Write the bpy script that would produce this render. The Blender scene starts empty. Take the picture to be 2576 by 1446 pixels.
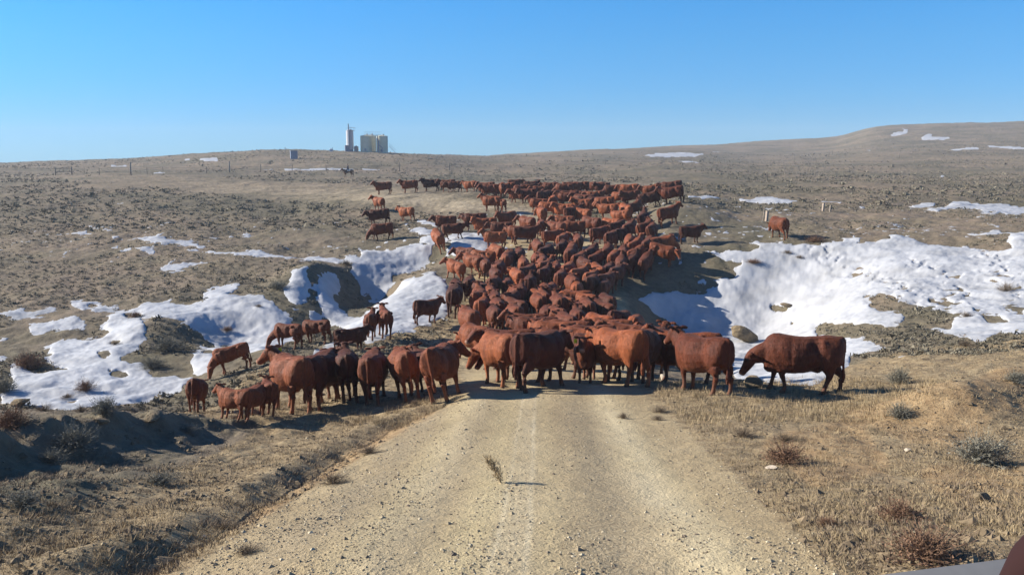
import bpy, bmesh, math, random
import numpy as np
from mathutils import Vector, Matrix
R = math.radians
random.seed(7); rng = np.random.default_rng(11)

# ------------------------------------------------------------------ camera, sky, sun
scene = bpy.context.scene
CAM_H = 8.0                                   # eye height above the scene's zero level
F = 2231.0; CX, CY = 1288.0, 723.0; TH = R(8.24)
cam_d = bpy.data.cameras.new('camera'); cam = bpy.data.objects.new('camera', cam_d)
scene.collection.objects.link(cam); scene.camera = cam
cam_d.sensor_width = 36.0; cam_d.lens = F / 2576.0 * 36.0
cam_d.clip_start = 0.1; cam_d.clip_end = 6000
cam.location = (0, 0, CAM_H); cam.rotation_euler = (R(90) - TH, 0, 0)
SUN_EL, SUN_AZ = 24.0, 167.0                  # azimuth: counter-clockwise from +X; the sun stands to the left
world = bpy.data.worlds.new('World'); scene.world = world; world.use_nodes = True
wn = world.node_tree; bg = wn.nodes['Background']
sky = wn.nodes.new('ShaderNodeTexSky'); sky.sky_type = 'NISHITA'; sky.sun_disc = False
sky.sun_elevation = R(SUN_EL); sky.sun_rotation = R(90 - SUN_AZ)
sky.altitude = 1800; sky.air_density = 1.0; sky.dust_density = 0.0; sky.ozone_density = 6.0
tcw = wn.nodes.new('ShaderNodeTexCoord'); sxy = wn.nodes.new('ShaderNodeSeparateXYZ'); rmp = wn.nodes.new('ShaderNodeValToRGB'); mul = wn.nodes.new('ShaderNodeMix'); mul.data_type = 'RGBA'; mul.blend_type = 'MULTIPLY'; mul.inputs[0].default_value = 1
wn.links.new(tcw.outputs['Generated'], sxy.inputs[0]); wn.links.new(sxy.outputs[2], rmp.inputs[0])
for _ in range(3): rmp.color_ramp.elements.new(.5)
for el, (ps_, c_) in zip(rmp.color_ramp.elements, [(0.0, (.50, .98, 1.48)), (.05, (.56, 1.11, 1.48)), (.12, (.60, 1.38, 1.66)), (.175, (.54, 1.53, 1.85)), (.5, (.6, 1.15, 1.5))]): el.position = ps_; el.color = (*c_, 1)
wn.links.new(sky.outputs[0], mul.inputs[6]); wn.links.new(rmp.outputs[0], mul.inputs[7]); wn.links.new(mul.outputs[2], bg.inputs[0]); bg.inputs[1].default_value = 0.05
sun_d = bpy.data.lights.new('sun', 'SUN'); sun_d.energy = 5.0; sun_d.angle = R(0.5); sun_d.color = (1.0, 0.93, 0.82)
sun = bpy.data.objects.new('sun', sun_d); scene.collection.objects.link(sun)
sdir = Vector((math.cos(R(SUN_AZ)) * math.cos(R(SUN_EL)), math.sin(R(SUN_AZ)) * math.cos(R(SUN_EL)), math.sin(R(SUN_EL))))
sun.rotation_euler = sdir.to_track_quat('Z', 'Y').to_euler()
sun.location = sdir * 60
scene.view_settings.view_transform = 'Standard'; scene.view_settings.look = 'None'
scene.view_settings.exposure = 0.95; scene.view_settings.gamma = 1.0
scene.render.resolution_x = 1024; scene.render.resolution_y = 574

# ------------------------------------------------------------------ helpers
COL = scene.collection
def tag(o, label=None, cat=None, group=None, kind=None):
    if label: o['label'] = label
    if cat: o['category'] = cat
    if group: o['group'] = group
    if kind: o['kind'] = kind
    return o
def empty(name, loc, rz=0.0):
    o = bpy.data.objects.new(name, None); COL.objects.link(o)
    o.location = loc; o.rotation_euler = (0, 0, rz); o.empty_display_size = 0.3
    return o
def mesh_obj(name, verts, faces, mat, parent=None, smooth=False, mats=None):
    me = bpy.data.meshes.new(name); me.from_pydata([tuple(v) for v in verts], [], faces)
    me.validate(); me.update()
    if smooth: me.polygons.foreach_set('use_smooth', [True] * len(me.polygons))
    if mat: me.materials.append(mat)
    o = bpy.data.objects.new(name, me); COL.objects.link(o)
    if parent: o.parent = parent
    return o
def fast_mesh(name, V, Fc, mat, smooth=False):
    """V (n,3), Fc (m,k) arrays with equal face sizes"""
    V = np.asarray(V, np.float32); Fc = np.asarray(Fc, np.int32); k = Fc.shape[1]
    me = bpy.data.meshes.new(name)
    me.vertices.add(len(V)); me.vertices.foreach_set('co', V.ravel())
    me.loops.add(Fc.size); me.loops.foreach_set('vertex_index', Fc.ravel())
    me.polygons.add(len(Fc)); me.polygons.foreach_set('loop_start', np.arange(0, Fc.size, k, dtype=np.int32))
    me.polygons.foreach_set('use_smooth', np.full(len(Fc), smooth))
    me.update(calc_edges=True)
    me.materials.append(mat)
    o = bpy.data.objects.new(name, me); COL.objects.link(o)
    return o
def set_attr(o, name, arr):
    a = o.data.color_attributes.new(name, 'FLOAT_COLOR', 'POINT')
    b = np.ones((len(o.data.vertices), 4), np.float32); b[:, :arr.shape[1]] = arr
    a.data.foreach_set('color', b.ravel())
class MB:
    def __init__(s): s.v = []; s.f = []
    def add(s, V, Fc):
        n = len(s.v); s.v += [tuple(p) for p in V]; s.f += [tuple(i + n for i in f) for f in Fc]
    def box(s, c, d, rz=0.0, M=None):
        V = []
        for x in (-.5, .5):
            for y in (-.5, .5):
                for z in (-.5, .5):
                    p = Vector((x * d[0], y * d[1], z * d[2]))
                    if rz: p.rotate(Matrix.Rotation(rz, 3, 'Z'))
                    V.append(p + Vector(c))
        s.add(V, [(0, 1, 3, 2), (4, 6, 7, 5), (0, 4, 5, 1), (2, 3, 7, 6), (0, 2, 6, 4), (1, 5, 7, 3)])
    def tube(s, pts, rad, n=8, caps=True):
        pts = [Vector(p) for p in pts]; rad = rad if isinstance(rad, (list, tuple)) else [rad] * len(pts)
        V = []; k = len(pts)
        for i, p in enumerate(pts):
            t = (pts[min(i + 1, k - 1)] - pts[max(i - 1, 0)]).normalized()
            a = t.cross(Vector((0, 1, 0)) if abs(t.y) < .9 else Vector((1, 0, 0))).normalized(); b = t.cross(a)
            for j in range(n):
                an = 2 * math.pi * j / n; V.append(p + (a * math.cos(an) + b * math.sin(an)) * rad[i])
        Fc = [(i * n + j, i * n + (j + 1) % n, (i + 1) * n + (j + 1) % n, (i + 1) * n + j) for i in range(k - 1) for j in range(n)]
        if caps: Fc += [tuple(range(n))[::-1], tuple((k - 1) * n + j for j in range(n))]
        s.add(V, Fc)
    def build(s, name, mat, parent=None, smooth=False): return mesh_obj(name, s.v, s.f, mat, parent, smooth)

def hsh(ix, iy, seed):
    h = (ix.astype(np.int64) * 374761393 + iy.astype(np.int64) * 668265263 + seed * 974634777) & 0x7fffffff
    h = ((h ^ (h >> 13)) * 1274126177) & 0x7fffffff
    return ((h ^ (h >> 16)) & 0xffff) / 65535.0
def vnoise(x, y, seed=0):
    x = np.asarray(x, float); y = np.asarray(y, float)
    ix = np.floor(x); iy = np.floor(y); fx = x - ix; fy = y - iy
    fx = fx * fx * fx * (fx * (fx * 6 - 15) + 10); fy = fy * fy * fy * (fy * (fy * 6 - 15) + 10)
    a = hsh(ix, iy, seed); b = hsh(ix + 1, iy, seed); c = hsh(ix, iy + 1, seed); d = hsh(ix + 1, iy + 1, seed)
    return (a + (b - a) * fx + (c - a) * fy + (a - b - c + d) * fx * fy) * 2 - 1
def fbm(x, y, seed=0, o=3):
    r = 0; am = 1.0; t = 0
    ca, sa = math.cos(.6), math.sin(.6)
    for i in range(o):
        r = r + am * vnoise(x, y, seed + i * 17); t += am; am *= .5
        x, y = (x * ca - y * sa) * 2.03, (x * sa + y * ca) * 2.03
    return r / t
def pchip(xs, ys, x):
    xs = np.asarray(xs, float); ys = np.asarray(ys, float)
    h = np.diff(xs); dl = np.diff(ys) / h; d = np.zeros_like(ys); d[0] = dl[0]; d[-1] = dl[-1]
    for i in range(1, len(xs) - 1):
        if dl[i - 1] * dl[i] > 0:
            w1 = 2 * h[i] + h[i - 1]; w2 = h[i] + 2 * h[i - 1]
            d[i] = (w1 + w2) / (w1 / dl[i - 1] + w2 / dl[i])
    x = np.clip(x, xs[0], xs[-1]); k = np.clip(np.searchsorted(xs, x) - 1, 0, len(h) - 1)
    t = (x - xs[k]) / h[k]
    return ((1 + 2 * t) * (1 - t) ** 2) * ys[k] + (t * (1 - t) ** 2) * h[k] * d[k] + (t * t * (3 - 2 * t)) * ys[k + 1] + (t * t * (t - 1)) * h[k] * d[k + 1]

# ------------------------------------------------------------------ terrain heights
# for each bearing, the ground's height at each distance (second number: where that ground shows in the picture)
def zof(Y, yp): return -Y * math.tan(TH + math.atan((yp - CY) / F))
PROF = {
 0:    [(2.5, -3.3), (4.5,-3.4), (7.0, 1446), (9.5, 1290), (13, 1180), (16.5, 1085), (20, 1038), (23.5, 1036), (26, 1000), (30, 945), (37, 850), (43, 780), (52, 700), (68, 600), (103, 500), (140, 463), (190, 440), (260, 425), (420, 409), (520, 416), (1100, 440)],
 400:  [(2.5, -3.25), (4.5,-3.35), (6.9, 1446), (9.5, 1285), (13, 1175), (16.5, 1095), (19.5, 1053), (23.5, 1036), (27, 980), (31.5, 900), (36, 850), (40, 800), (45, 750), (50.5, 700), (57, 650), (66, 600), (78, 550), (100, 500), (140, 460), (195, 435), (380, 396), (520, 402), (1100, 435)],
 700:  [(2.5, -3.15), (4.5,-3.2), (6.6, 1446), (9.5, 1270), (13, 1165), (17, 1090), (20.3, 1042), (24, 985), (28, 910), (31, 872), (35, 830), (41, 780), (45, 740), (50, 700), (56, 655), (66, 600), (78, 550), (100, 500), (140, 460), (195, 435), (330, 379), (420, 384), (1100, 430)],
 1000: [(2.5, -3.05), (4.5,-3.1), (6.4, 1446), (9.5, 1255), (13, 1140), (17, 1060), (20.5, 1013), (26, 925), (33, 855), (37.5, 815), (44, 760), (49, 712), (53, 675), (57, 640), (63, 603), (75, 550), (87, 500), (110, 475), (150, 453), (195, 434), (297, 384), (340, 386), (420, 392), (1100, 430)],
 1240: [(2.5, -3.0), (4.5,-3.05), (6.4, 1446), (9.5, 1247), (13, 1120), (17, 1030), (19.7, 984), (25, 930), (30, 905), (33, 866), (37, 829), (42.5, 775), (47, 735), (49.5, 710), (53, 670), (57, 630), (62, 597), (71, 550), (87, 491), (110, 470), (150, 452), (195, 434), (300, 406), (420, 393), (600, 397), (1100, 425)],
 1440: [(2.5, -3.0), (4.5,-3.05), (6.4, 1446), (9.5, 1247), (13, 1120), (17, 1030), (19.7, 982), (25, 930), (30, 905), (33, 866), (37, 829), (42.5, 775), (47, 735), (49.5, 710), (53, 670), (57, 630), (62, 597), (71, 550), (86, 492), (110, 470), (150, 448), (195, 430), (300, 405), (520, 383), (700, 388), (1100, 420)],
 1560: [(2.5, -3.0), (4.5,-3.05), (6.4, 1446), (9.5, 1250), (13, 1125), (17, 1032), (19.7, 982), (25, 930), (30, 905), (33, 868), (37, 832), (42.5, 779), (47, 737), (49.5, 711), (53, 668), (57, 628), (62, 593), (70, 548), (84, 492), (110, 468), (150, 446), (195, 428), (300, 404), (560, 376), (700, 385), (1100, 420)],
 1700: [(2.5, -3.1), (4.5,-3.15), (6.4, 1446), (9.5, 1255), (13, 1130), (17, 1035), (19.7, 985), (24, 950), (28, 932), (34, 912), (40, 893), (44, 858), (46.5, 812), (48, 772), (49.2, 737), (50.5, 700), (52.5, 650), (55, 612), (62, 560), (70, 511), (86, 487), (110, 466), (150, 444), (195, 425), (300, 404), (600, 373), (720, 380), (1100, 415)],
 1900: [(2.5, -3.1), (4.5,-3.15), (6.3, 1446), (9.5, 1250), (13, 1125), (17, 1035), (19.8, 985), (21.8, 972), (28, 938), (34, 915), (40, 893), (44, 858), (46.5, 815), (48.2, 770), (49.7, 722), (51, 682), (52.6, 640), (54.6, 610), (59, 580), (66, 545), (80, 508), (110, 468), (165, 440), (280, 412), (420, 390), (680, 359), (800, 366), (1100, 405)],
 2200: [(2.5, -3.0), (4.5,-3.05), (6.2, 1446), (9.5, 1240), (13, 1120), (16.5, 1035), (19.5, 985), (24, 922), (28, 885), (32, 850), (37, 800), (41, 750), (45, 700), (49, 650), (53, 603), (57, 580), (66, 545), (84, 495), (120, 458), (170, 438), (250, 410), (400, 370), (600, 321), (700, 325), (1100, 380)],
 2576: [(2.5, -2.9), (4.5,-2.95), (6.0, 1446), (9.2, 1240), (12.5, 1120), (16, 1020), (20, 940), (23, 890), (26.5, 850), (31, 800), (36, 750), (40, 700), (44, 650), (49, 600), (55, 570), (70, 530), (100, 480), (150, 440), (250, 400), (400, 352), (600, 306), (700, 309), (1100, 370)],
}
LN = np.linspace(math.log(2.0), math.log(1200), 420)
UX = sorted(PROF); UC = np.array([(x - CX) / F for x in UX])
TAB = np.array([pchip([math.log(p[0]) for p in PROF[x]], [p[1] if p[1] < 0 else zof(*p) for p in PROF[x]], LN) for x in UX])
# one more bearing, between the draw and the right hill
w6 = (2080 - 1900) / 300.0; mixc = TAB[UX.index(1900)] * (1 - w6) + TAB[UX.index(2200)] * w6
farc = pchip([math.log(y) for y in (2, 240, 420, 660, 760, 1200)], [0, float(np.interp(math.log(240), LN, mixc)), zof(420, 382), zof(660, 347), zof(760, 352), zof(1200, 400)], LN)
tb_ = np.clip((LN - math.log(240)) / .3, 0, 1); mixc = mixc * (1 - tb_) + farc * tb_
k_ = UX.index(2200); UX = UX[:k_] + [2080] + UX[k_:]; UC = np.array([(x - CX) / F for x in UX]); TAB = np.insert(TAB, k_, mixc, 0)
UF = np.linspace(-0.72, 0.72, 289)
TABF = np.stack([pchip(UC, TAB[:, j], UF) for j in range(len(LN))], 1)      # (289, 420)
ker = np.exp(-np.linspace(-2, 2, 9) ** 2); ker /= ker.sum()
TABF = np.apply_along_axis(lambda c: np.convolve(np.pad(c, 4, 'edge'), ker, 'valid'), 0, TABF)
def base(X, Y):
    X = np.asarray(X, float); Y = np.asarray(Y, float); Yc = np.maximum(Y, 2.0)
    u = np.clip((X / Yc - UF[0]) / (UF[1] - UF[0]), 0, len(UF) - 1.001); l = np.clip((np.log(Yc) - LN[0]) / (LN[1] - LN[0]), 0, len(LN) - 1.001)
    iu = u.astype(int); il = l.astype(int); fu = u - iu; fl = l - il
    return (TABF[iu, il] * (1 - fu) * (1 - fl) + TABF[iu + 1, il] * fu * (1 - fl) + TABF[iu, il + 1] * (1 - fu) * fl + TABF[iu + 1, il + 1] * fu * fl)
YS = np.exp(np.linspace(math.log(3.0), math.log(900), 5000))
def ray(x, y):
    a = (x - CX) / F; b = (CY - y) / F
    return a / (math.cos(TH) + b * math.sin(TH)), (-math.sin(TH) + b * math.cos(TH)) / (math.cos(TH) + b * math.sin(TH))
def hit(x, y, h=0.0, fn=None):
    """the ground point seen at picture point (x, y); with h, the ground point whose air h metres up is seen there"""
    fn = fn or base
    ux, uz = ray(x, y); g = fn(ux * YS, YS) + h; d = uz * YS - g
    k = np.where((d[1:] <= 0) & (d[:-1] > 0))[0]
    if len(k) == 0: return None
    k = k[0]; t = d[k] / (d[k] - d[k + 1]); Y = YS[k] + (YS[k + 1] - YS[k]) * t
    return np.array([ux * Y, Y, float(fn(np.array([ux * Y]), np.array([Y]))[0])])
def project(X, Y, Z):
    zc = Y * math.cos(TH) - Z * math.sin(TH); yc = Y * math.sin(TH) + Z * math.cos(TH)
    zc = np.maximum(zc, 1e-3)
    return CX + F * X / zc, CY - F * yc / zc
def segdist(X, Y, pts):
    """distance to a polyline, side (+ = right of travel) and position along it"""
    best = np.full(X.shape, 1e9); side = np.zeros(X.shape); along = np.zeros(X.shape); L = 0
    for (x0, y0), (x1, y1) in zip(pts[:-1], pts[1:]):
        dx, dy = x1 - x0, y1 - y0; l = math.hypot(dx, dy)
        t = np.clip(((X - x0) * dx + (Y - y0) * dy) / (l * l), 0, 1)
        ex = X - x0 - t * dx; ey = Y - y0 - t * dy; d = np.hypot(ex, ey); m = d < best
        best = np.where(m, d, best); side = np.where(m, np.sign(dx * -ey + dy * ex), side); along = np.where(m, L + t * l, along); L += l
    return best, side, along, L
P2 = lambda x, y: tuple(hit(x, y)[:2])
def sm(a, b, x): t = np.clip((x - a) / (b - a), 0, 1); return t * t * (3 - 2 * t)
# gully that drains under the road: cut bank left, snow-filled floor
GUL = [P2(1160, 618), P2(1060, 640), P2(965, 680), P2(905, 735), P2(850, 772), P2(770, 812), P2(640, 850)]
MOUND = [P2(-160, 1215), P2(60, 1165), P2(240, 1118), P2(420, 1088), P2(540, 1070)]
MOUND2 = [P2(-60, 1330), P2(150, 1262), P2(330, 1205), P2(470, 1175)]
FURROW = [P2(330, 1420), P2(520, 1330), P2(700, 1225), P2(860, 1130), P2(1010, 1052), P2(1100, 1022)]
RBANK = [P2(2700, 1010), P2(2560, 992), P2(2470, 1010), P2(2380, 1045)]
HOLLOW = P2(600, 815)
BOWL = P2(905, 705)
def Hrel(X, Y):
    X = np.asarray(X, float); Y = np.asarray(Y, float)
    z = base(X, Y)
    cx = np.interp(Y, [3, 20, 30, 48, 60, 90], [0.0, 0.9, 1.6, 1.7, 2.2, 3.5])
    offroad = sm(1.6, 3.8, np.abs(X - cx)) * 0.8 + 0.2
    offroad = np.where(Y > 60, np.maximum(offroad, sm(60, 80, Y)), offroad)
    z = z + offroad * (0.10 * fbm(X / 3.5, Y / 5.0, 3, 3) + 0.035 * fbm(X / .8, Y / .9, 5, 2)) * np.clip(Y / 12, .7, 2.2)
    z = z + 0.014 * fbm(X / .22, Y / .22, 9, 2) * (0.4 + offroad)
    z = z + sm(70, 200, Y) * 0.9 * fbm(X / 35, Y / 45, 21, 4) + sm(300, 500, Y) * 1.6 * fbm(X / 90, Y / 60, 31, 4)
    d, s, a, L = segdist(X, Y, GUL)                     # travel runs down the gully, towards the left foreground
    env = sm(0, 4, a) * (1 - sm(L - 6, L, a) * .7)
    z = z - env * 0.75 * np.exp(-(d / 1.8) ** 2)
    e2 = np.exp(-(((X - BOWL[0]) / 2.0) ** 2 + ((Y - BOWL[1]) / 3.2) ** 2) ** 1.5)
    z = z - 1.0 * e2
    z = z + 0.9 * np.exp(-(((X - BOWL[0] + 2.8) / 1.5) ** 2 + ((Y - BOWL[1]) / 3.5) ** 2))
    z = z - 0.9 * np.exp(-(((X - HOLLOW[0]) / 2.2) ** 2 + ((Y - HOLLOW[1]) / 2.6) ** 2))
    z = z + 0.5 * np.exp(-(((X - HOLLOW[0] + 3.3) / 1.8) ** 2 + ((Y - HOLLOW[1]) / 3) ** 2))
    w = 1 + .5 * fbm(X / .7, Y / .7, 44, 2)
    for ml, h in ((MOUND, .50), (MOUND2, .18)):
        d, s, a, L = segdist(X, Y, ml)
        z = z + h * w * np.where(s > 0, np.exp(-(d / .75) ** 2), np.exp(-(d / 1.7) ** 2)) * (1 - sm(L - 2.5, L, a) * .8)
    z = z + .02 * sm(1.8, 3.2, np.abs(X - cx)) * (Y < 40) * fbm(X / .35, Y / .4, 97, 2)
    d, s, a, L = segdist(X, Y, MOUND); z = z + .14 * fbm(X / .5, Y / .6, 98, 3) * np.exp(-(d / 2.2) ** 2)
    d, s, a, L = segdist(X, Y, FURROW)
    z = z - .10 * w * np.exp(-(d / .3) ** 2) + .07 * w * np.exp(-((d - .55 * (s < 0)) / .45) ** 2) * (s < 0)
    d, s, a, L = segdist(X, Y, RBANK)
    z = z + .55 * np.exp(-(d / 1.1) ** 2)
    # two wheel ruts
    for off in (-.95, .85):
        z = z - .022 * np.exp(-((X - cx - off) / .35) ** 2) * (Y < 40)
    return z
def H(X, Y): return Hrel(X, Y) + CAM_H

# ------------------------------------------------------------------ picture-traced ground patches, kept as masks over the land
def zc(pts, s, x0, y0): return [(x0 + x / s, y0 + y / s) for x, y in pts]
z6 = lambda p: zc(p, 2.331, 0, 671); z4 = lambda p: zc(p, 5.44, 868, 426); z2 = lambda p: zc(p, 3.626, 0, 363)
z1 = lambda p: zc(p, 7.418, 679, 292); z3 = lambda p: zc(p, 2.803, 1657.5, 276); z7 = lambda p: zc(p, 2.582, 1578.5, 552.5)
SNOW = [
 z6([(0,290),(60,265),(200,270),(320,240),(325,265),(250,290),(150,308),(0,298)]),
 z6([(135,375),(200,335),(380,315),(440,290),(500,330),(490,355),(330,372),(200,378)]),
 z6([(395,210),(490,200),(500,215),(560,200),(620,225),(700,235),(560,275),(530,270),(540,250),(470,250),(440,225)]),
 z6([(610,300),(700,265),(880,225),(1010,215),(1150,230),(1230,210),(1190,175),(1250,160),(1380,180),(1500,180),(1600,210),(1650,240),(1700,265),(1740,300),(1810,330),(1810,370),(1700,385),(1620,420),(1580,445),(1500,480),(1450,460),(1420,430),(1380,415),(1290,390),(1240,370),(1150,350),(1050,345),(960,350),(830,370),(880,420),(830,470),(770,500),(720,540),(690,560),(760,580),(830,560),(860,590),(870,620),(900,630),(1120,615),(1110,650),(1060,700),(900,730),(840,760),(700,800),(560,800),(350,855),(330,830),(200,800),(0,800),(0,740),(80,690),(60,620),(80,570),(150,600),(260,640),(450,610),(300,580),(260,540),(320,520),(270,490),(300,460),(235,450),(370,430),(520,430),(640,400),(640,380),(590,370),(610,330),(640,315)]),
 z6([(1220,140),(1390,110),(1400,130),(1300,150),(1230,150)]),
 z6([(1650,180),(1700,130),(1720,95),(1790,90),(1825,120),(1800,170),(1790,190),(1740,220),(1700,200)]),
 z6([(1810,220),(1850,215),(1870,260),(1830,265)]),
 z6([(1130,430),(1180,410),(1300,430),(1350,455),(1290,475),(1180,450)]),
 z6([(1110,480),(1150,475),(1290,500),(1250,580),(1180,610),(1120,600),(1090,550),(1150,520)]),
 z6([(0,400),(60,400),(30,430),(0,440)]), z6([(0,515),(50,515),(20,535),(0,535)]),
 z6([(1850,120),(1900,80),(1960,30),(1990,50),(1995,90),(1960,100),(1955,130),(1980,170),(2030,205),(2100,225),(2000,250),(1940,250),(1870,190)]),
 z6([(1955,350),(2040,310),(2000,270),(1960,235),(2100,235),(2170,200),(2240,130),(2260,90),(2350,30),(2450,50),(2540,20),(2580,60),(2620,100),(2640,200),(2620,290),(2470,330),(2300,390),(2150,430),(2140,390),(2050,350)]),
 z6([(1800,495),(1850,470),(1960,440),(1990,450),(1930,480),(1850,505)]),
 z4([(200,1110),(380,1090),(640,1090),(890,1030),(1200,1040),(1140,1130),(1050,1180),(850,1270),(650,1290),(660,1374),(560,1440),(400,1460),(200,1420),(100,1360),(60,1290),(0,1260),(0,1210),(130,1180),(220,1200)]),
 z4([(950,700),(1000,695),(1180,730),(1280,760),(1270,790),(1100,770)]), z4([(850,850),(1080,820),(1240,860),(1230,920),(1060,920)]),
 z4([(1030,960),(1230,935),(1260,1010),(1040,1020)]),
 z4([(1230,930),(1400,940),(1500,860),(1900,860),(1980,960),(1980,1180),(1900,1130),(1700,1100),(1640,1240),(1560,1190),(1420,1110),(1440,1020),(1300,1020)]),
 z4([(420,1040),(490,1035),(500,1060),(440,1065)]),
 z2([(580,820),(720,800),(780,810),(870,840),(700,832)]),
 z2([(1020,845),(1200,860),(1340,840),(1520,860),(1700,890),(1880,935),(1750,930),(1600,900),(1500,915),(1380,900),(1280,870),(1030,865)]),
 z2([(1660,955),(1780,955),(2000,990),(2200,1000),(2350,985),(2576,1010),(2680,1030),(2700,1050),(2576,1052),(2400,1040),(2150,1015),(1900,990),(1680,965)]),
 z2([(980,925),(1100,930),(1190,930),(1150,945),(1060,942)]), z2([(1470,1130),(1500,1105),(1800,1080),(2000,1065),(1980,1078),(1850,1090),(1680,1130),(1520,1140)]),
 z2([(1240,945),(1330,935),(1420,965),(1400,1000),(1330,985)]), z2([(1380,270),(1460,255),(1540,272),(1480,280)]),
 z2([(1800,135),(1920,128),(1980,120),(1990,150),(1860,150)]), z2([(1005,185),(1160,176),(1150,190),(1010,193)]), z2([(470,205),(500,193),(540,205)]),
 z2([(1655,135),(1740,133),(1740,142),(1655,143)]), z2([(920,788),(1030,800),(1020,812),(960,808)]), z2([(2210,805),(2260,798),(2290,818),(2220,822)]),
 z2([(1060,532),(1110,525),(1145,535),(1080,538)]),
 z2([(1850,1385),(1950,1340),(2100,1290),(2180,1290),(2170,1330),(1990,1360),(2400,1400),(2450,1431),(1900,1431)]),
 z2([(2380,232),(2490,233),(2490,242),(2390,242)]),
 z1([(130,1015),(300,990),(560,1010),(850,985),(1200,995),(1580,1000),(1560,1030),(1200,1032),(600,1037),(300,1025)]),
 z1([(1720,1000),(1920,1000),(2100,990),(2300,965),(2200,992),(1930,1022),(1720,1022)]), z1([(-150,1010),(20,1005),(20,1020),(-150,1022)]),
 [(720,651),(770,650),(830,646),(868,652),(880,662),(820,662),(780,656)],
 z3([(-115,318),(0,305),(150,300),(330,315),(200,325),(60,332),(-60,326)]), z3([(130,370),(200,360),(290,382),(200,380)]), z3([(370,294),(460,294),(440,302),(380,302)]),
 z3([(1630,190),(1660,165),(1740,155),(1690,135),(1760,145),(1750,168),(1700,188),(1640,197)]), z3([(1845,210),(1900,175),(1930,180),(1920,198),(2090,203),(2000,215),(1860,216)]),
 z3([(2300,250),(2450,255),(2576,265),(2700,275),(2576,280),(2450,272),(2330,264)]), z3([(1980,281),(2200,273),(2340,277),(2100,287)]),
 z3([(530,625),(650,630),(800,620),(860,640),(980,650),(900,660),(780,657),(640,647)]), z3([(1110,658),(1230,648),(1310,646),(1290,662)]),
 z3([(200,616),(320,620),(500,624),(480,632),(210,626)]),
 z3([(1750,680),(1850,655),(1950,655),(1940,680),(1880,690),(1800,690)]), z3([(1850,705),(1980,700),(2050,670),(2080,640),(2190,640),(2200,660),(2400,665),(2650,690),(2650,725),(2480,732),(2300,717),(2230,695),(2100,700),(1980,714)]),
 z3([(1375,685),(1450,683),(1440,694)]), z3([(2160,880),(2300,880),(2370,845),(2420,850),(2390,887),(2250,890)]), z3([(2300,797),(2410,813),(2390,820)]), z3([(1460,285),(1500,285),(1490,293)]), z3([(1980,450),(2030,455),(1990,462)]),
 z3([(1300,925),(1340,910),(1460,918),(1400,935)]),
 [(1789,633),(1836,627),(1886,629),(1921,627),(1886,610),(1904,604),(1929,613),(1978,615),(2050,615),(2121,610),(2175,615),(2246,604),(2232,592),(2250,590),(2335,610),(2442,618),(2514,629),(2549,627),(2531,608),(2542,590),(2576,586),(2700,580),(2700,830)] +
 z7([(2576,740),(2420,700),(2350,760),(2250,775),(2120,740),(2000,715),(1900,690),(2100,680),(2110,645),(2200,640),(2050,600),(1900,580),(1750,545),(1640,500),(1530,515),(1580,580),(1640,610),(1760,620),(1830,660),(1770,690),(1640,700),(1540,700),(1450,690),(1340,690),(1250,680),(1200,710),(1240,760),(1420,770),(1700,820),(1600,850),(1440,870),(1460,920),(1380,1000),(1200,1085),(1000,1090),(700,1010),(640,900),(420,760),(200,600),(60,520),(170,480),(280,460),(520,460),(510,440),(620,400),(560,385),(420,388),(500,375),(650,370),(790,380),(660,330),(750,290),(640,260)]),
 z7([(1730,893),(1760,885),(1850,885),(1800,904)]), z7([(2090,775),(2150,776),(2120,784)]),
]
HOLES = [z7([(165,505),(200,520),(240,570),(200,545)]), z7([(920,575),(940,560),(1040,575),(1040,592),(960,600)]), z7([(1045,540),(1140,570),(1060,555)]), z7([(1060,670),(1100,665),(1105,682),(1065,682)]),
         z7([(1540,500),(1660,500),(1720,530),(1600,540)]), z7([(1950,525),(2050,520),(2120,545),(2080,560),(1960,535)]), z7([(2390,550),(2480,545),(2576,560),(2576,590),(2450,570)]), z7([(2230,590),(2400,610),(2500,650),(2350,640)]),
         z7([(2410,320),(2480,325),(2470,340)]), z6([(1055,430),(900,480),(880,560),(960,600),(1130,590),(1100,500),(1200,470)]), z6([(820,330),(900,330),(920,350),(840,355)]), z6([(1170,345),(1250,350),(1230,360)]), z6([(570,520),(650,515),(660,540),(600,545)]),
         z6([(600,620),(720,625),(790,650),(680,650)]), z6([(380,770),(450,760),(440,790),(350,800)]), z6([(640,440),(700,440),(720,470),(650,475)]), z4([(1730,880),(1800,880),(1790,930),(1720,930)]), z4([(1400,1000),(1460,1000),(1450,1060),(1380,1070)]),
         z6([(510,215),(570,215),(580,245),(500,250)]), z6([(730,280),(820,280),(840,310),(740,305)])]
ROAD = [[(330,1500),(430,1446),(700,1280),(1000,1090),(1180,1000),(1150,900),(1160,800),(1170,700),(1230,620),(1300,560),(1240,533),(1050,522),(900,505),(640,487),(400,466),(0,452),(0,444),(400,452),(640,468),(900,478),(1150,497),(1330,520),(1420,560),(1500,600),(1560,700),(1600,850),(1620,980),(1700,1060),(1850,1200),(2100,1446),(2180,1500)]]
TAN = [[(-400,1600),(-400,1330),(200,1290),(520,1150),(700,1050),(850,1025),(1100,1010),(1180,960),(1640,960),(1700,985),(1900,985),(2200,905),(2350,870),(2576,850),(3000,830),(3000,1600)],
       [(420,1060),(560,1000),(640,930),(860,860),(1100,800),(1170,760),(1160,1010),(700,1060),(500,1075)], z1([(1220,905),(1500,890),(2140,885),(2100,910),(1500,925)])]
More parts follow.
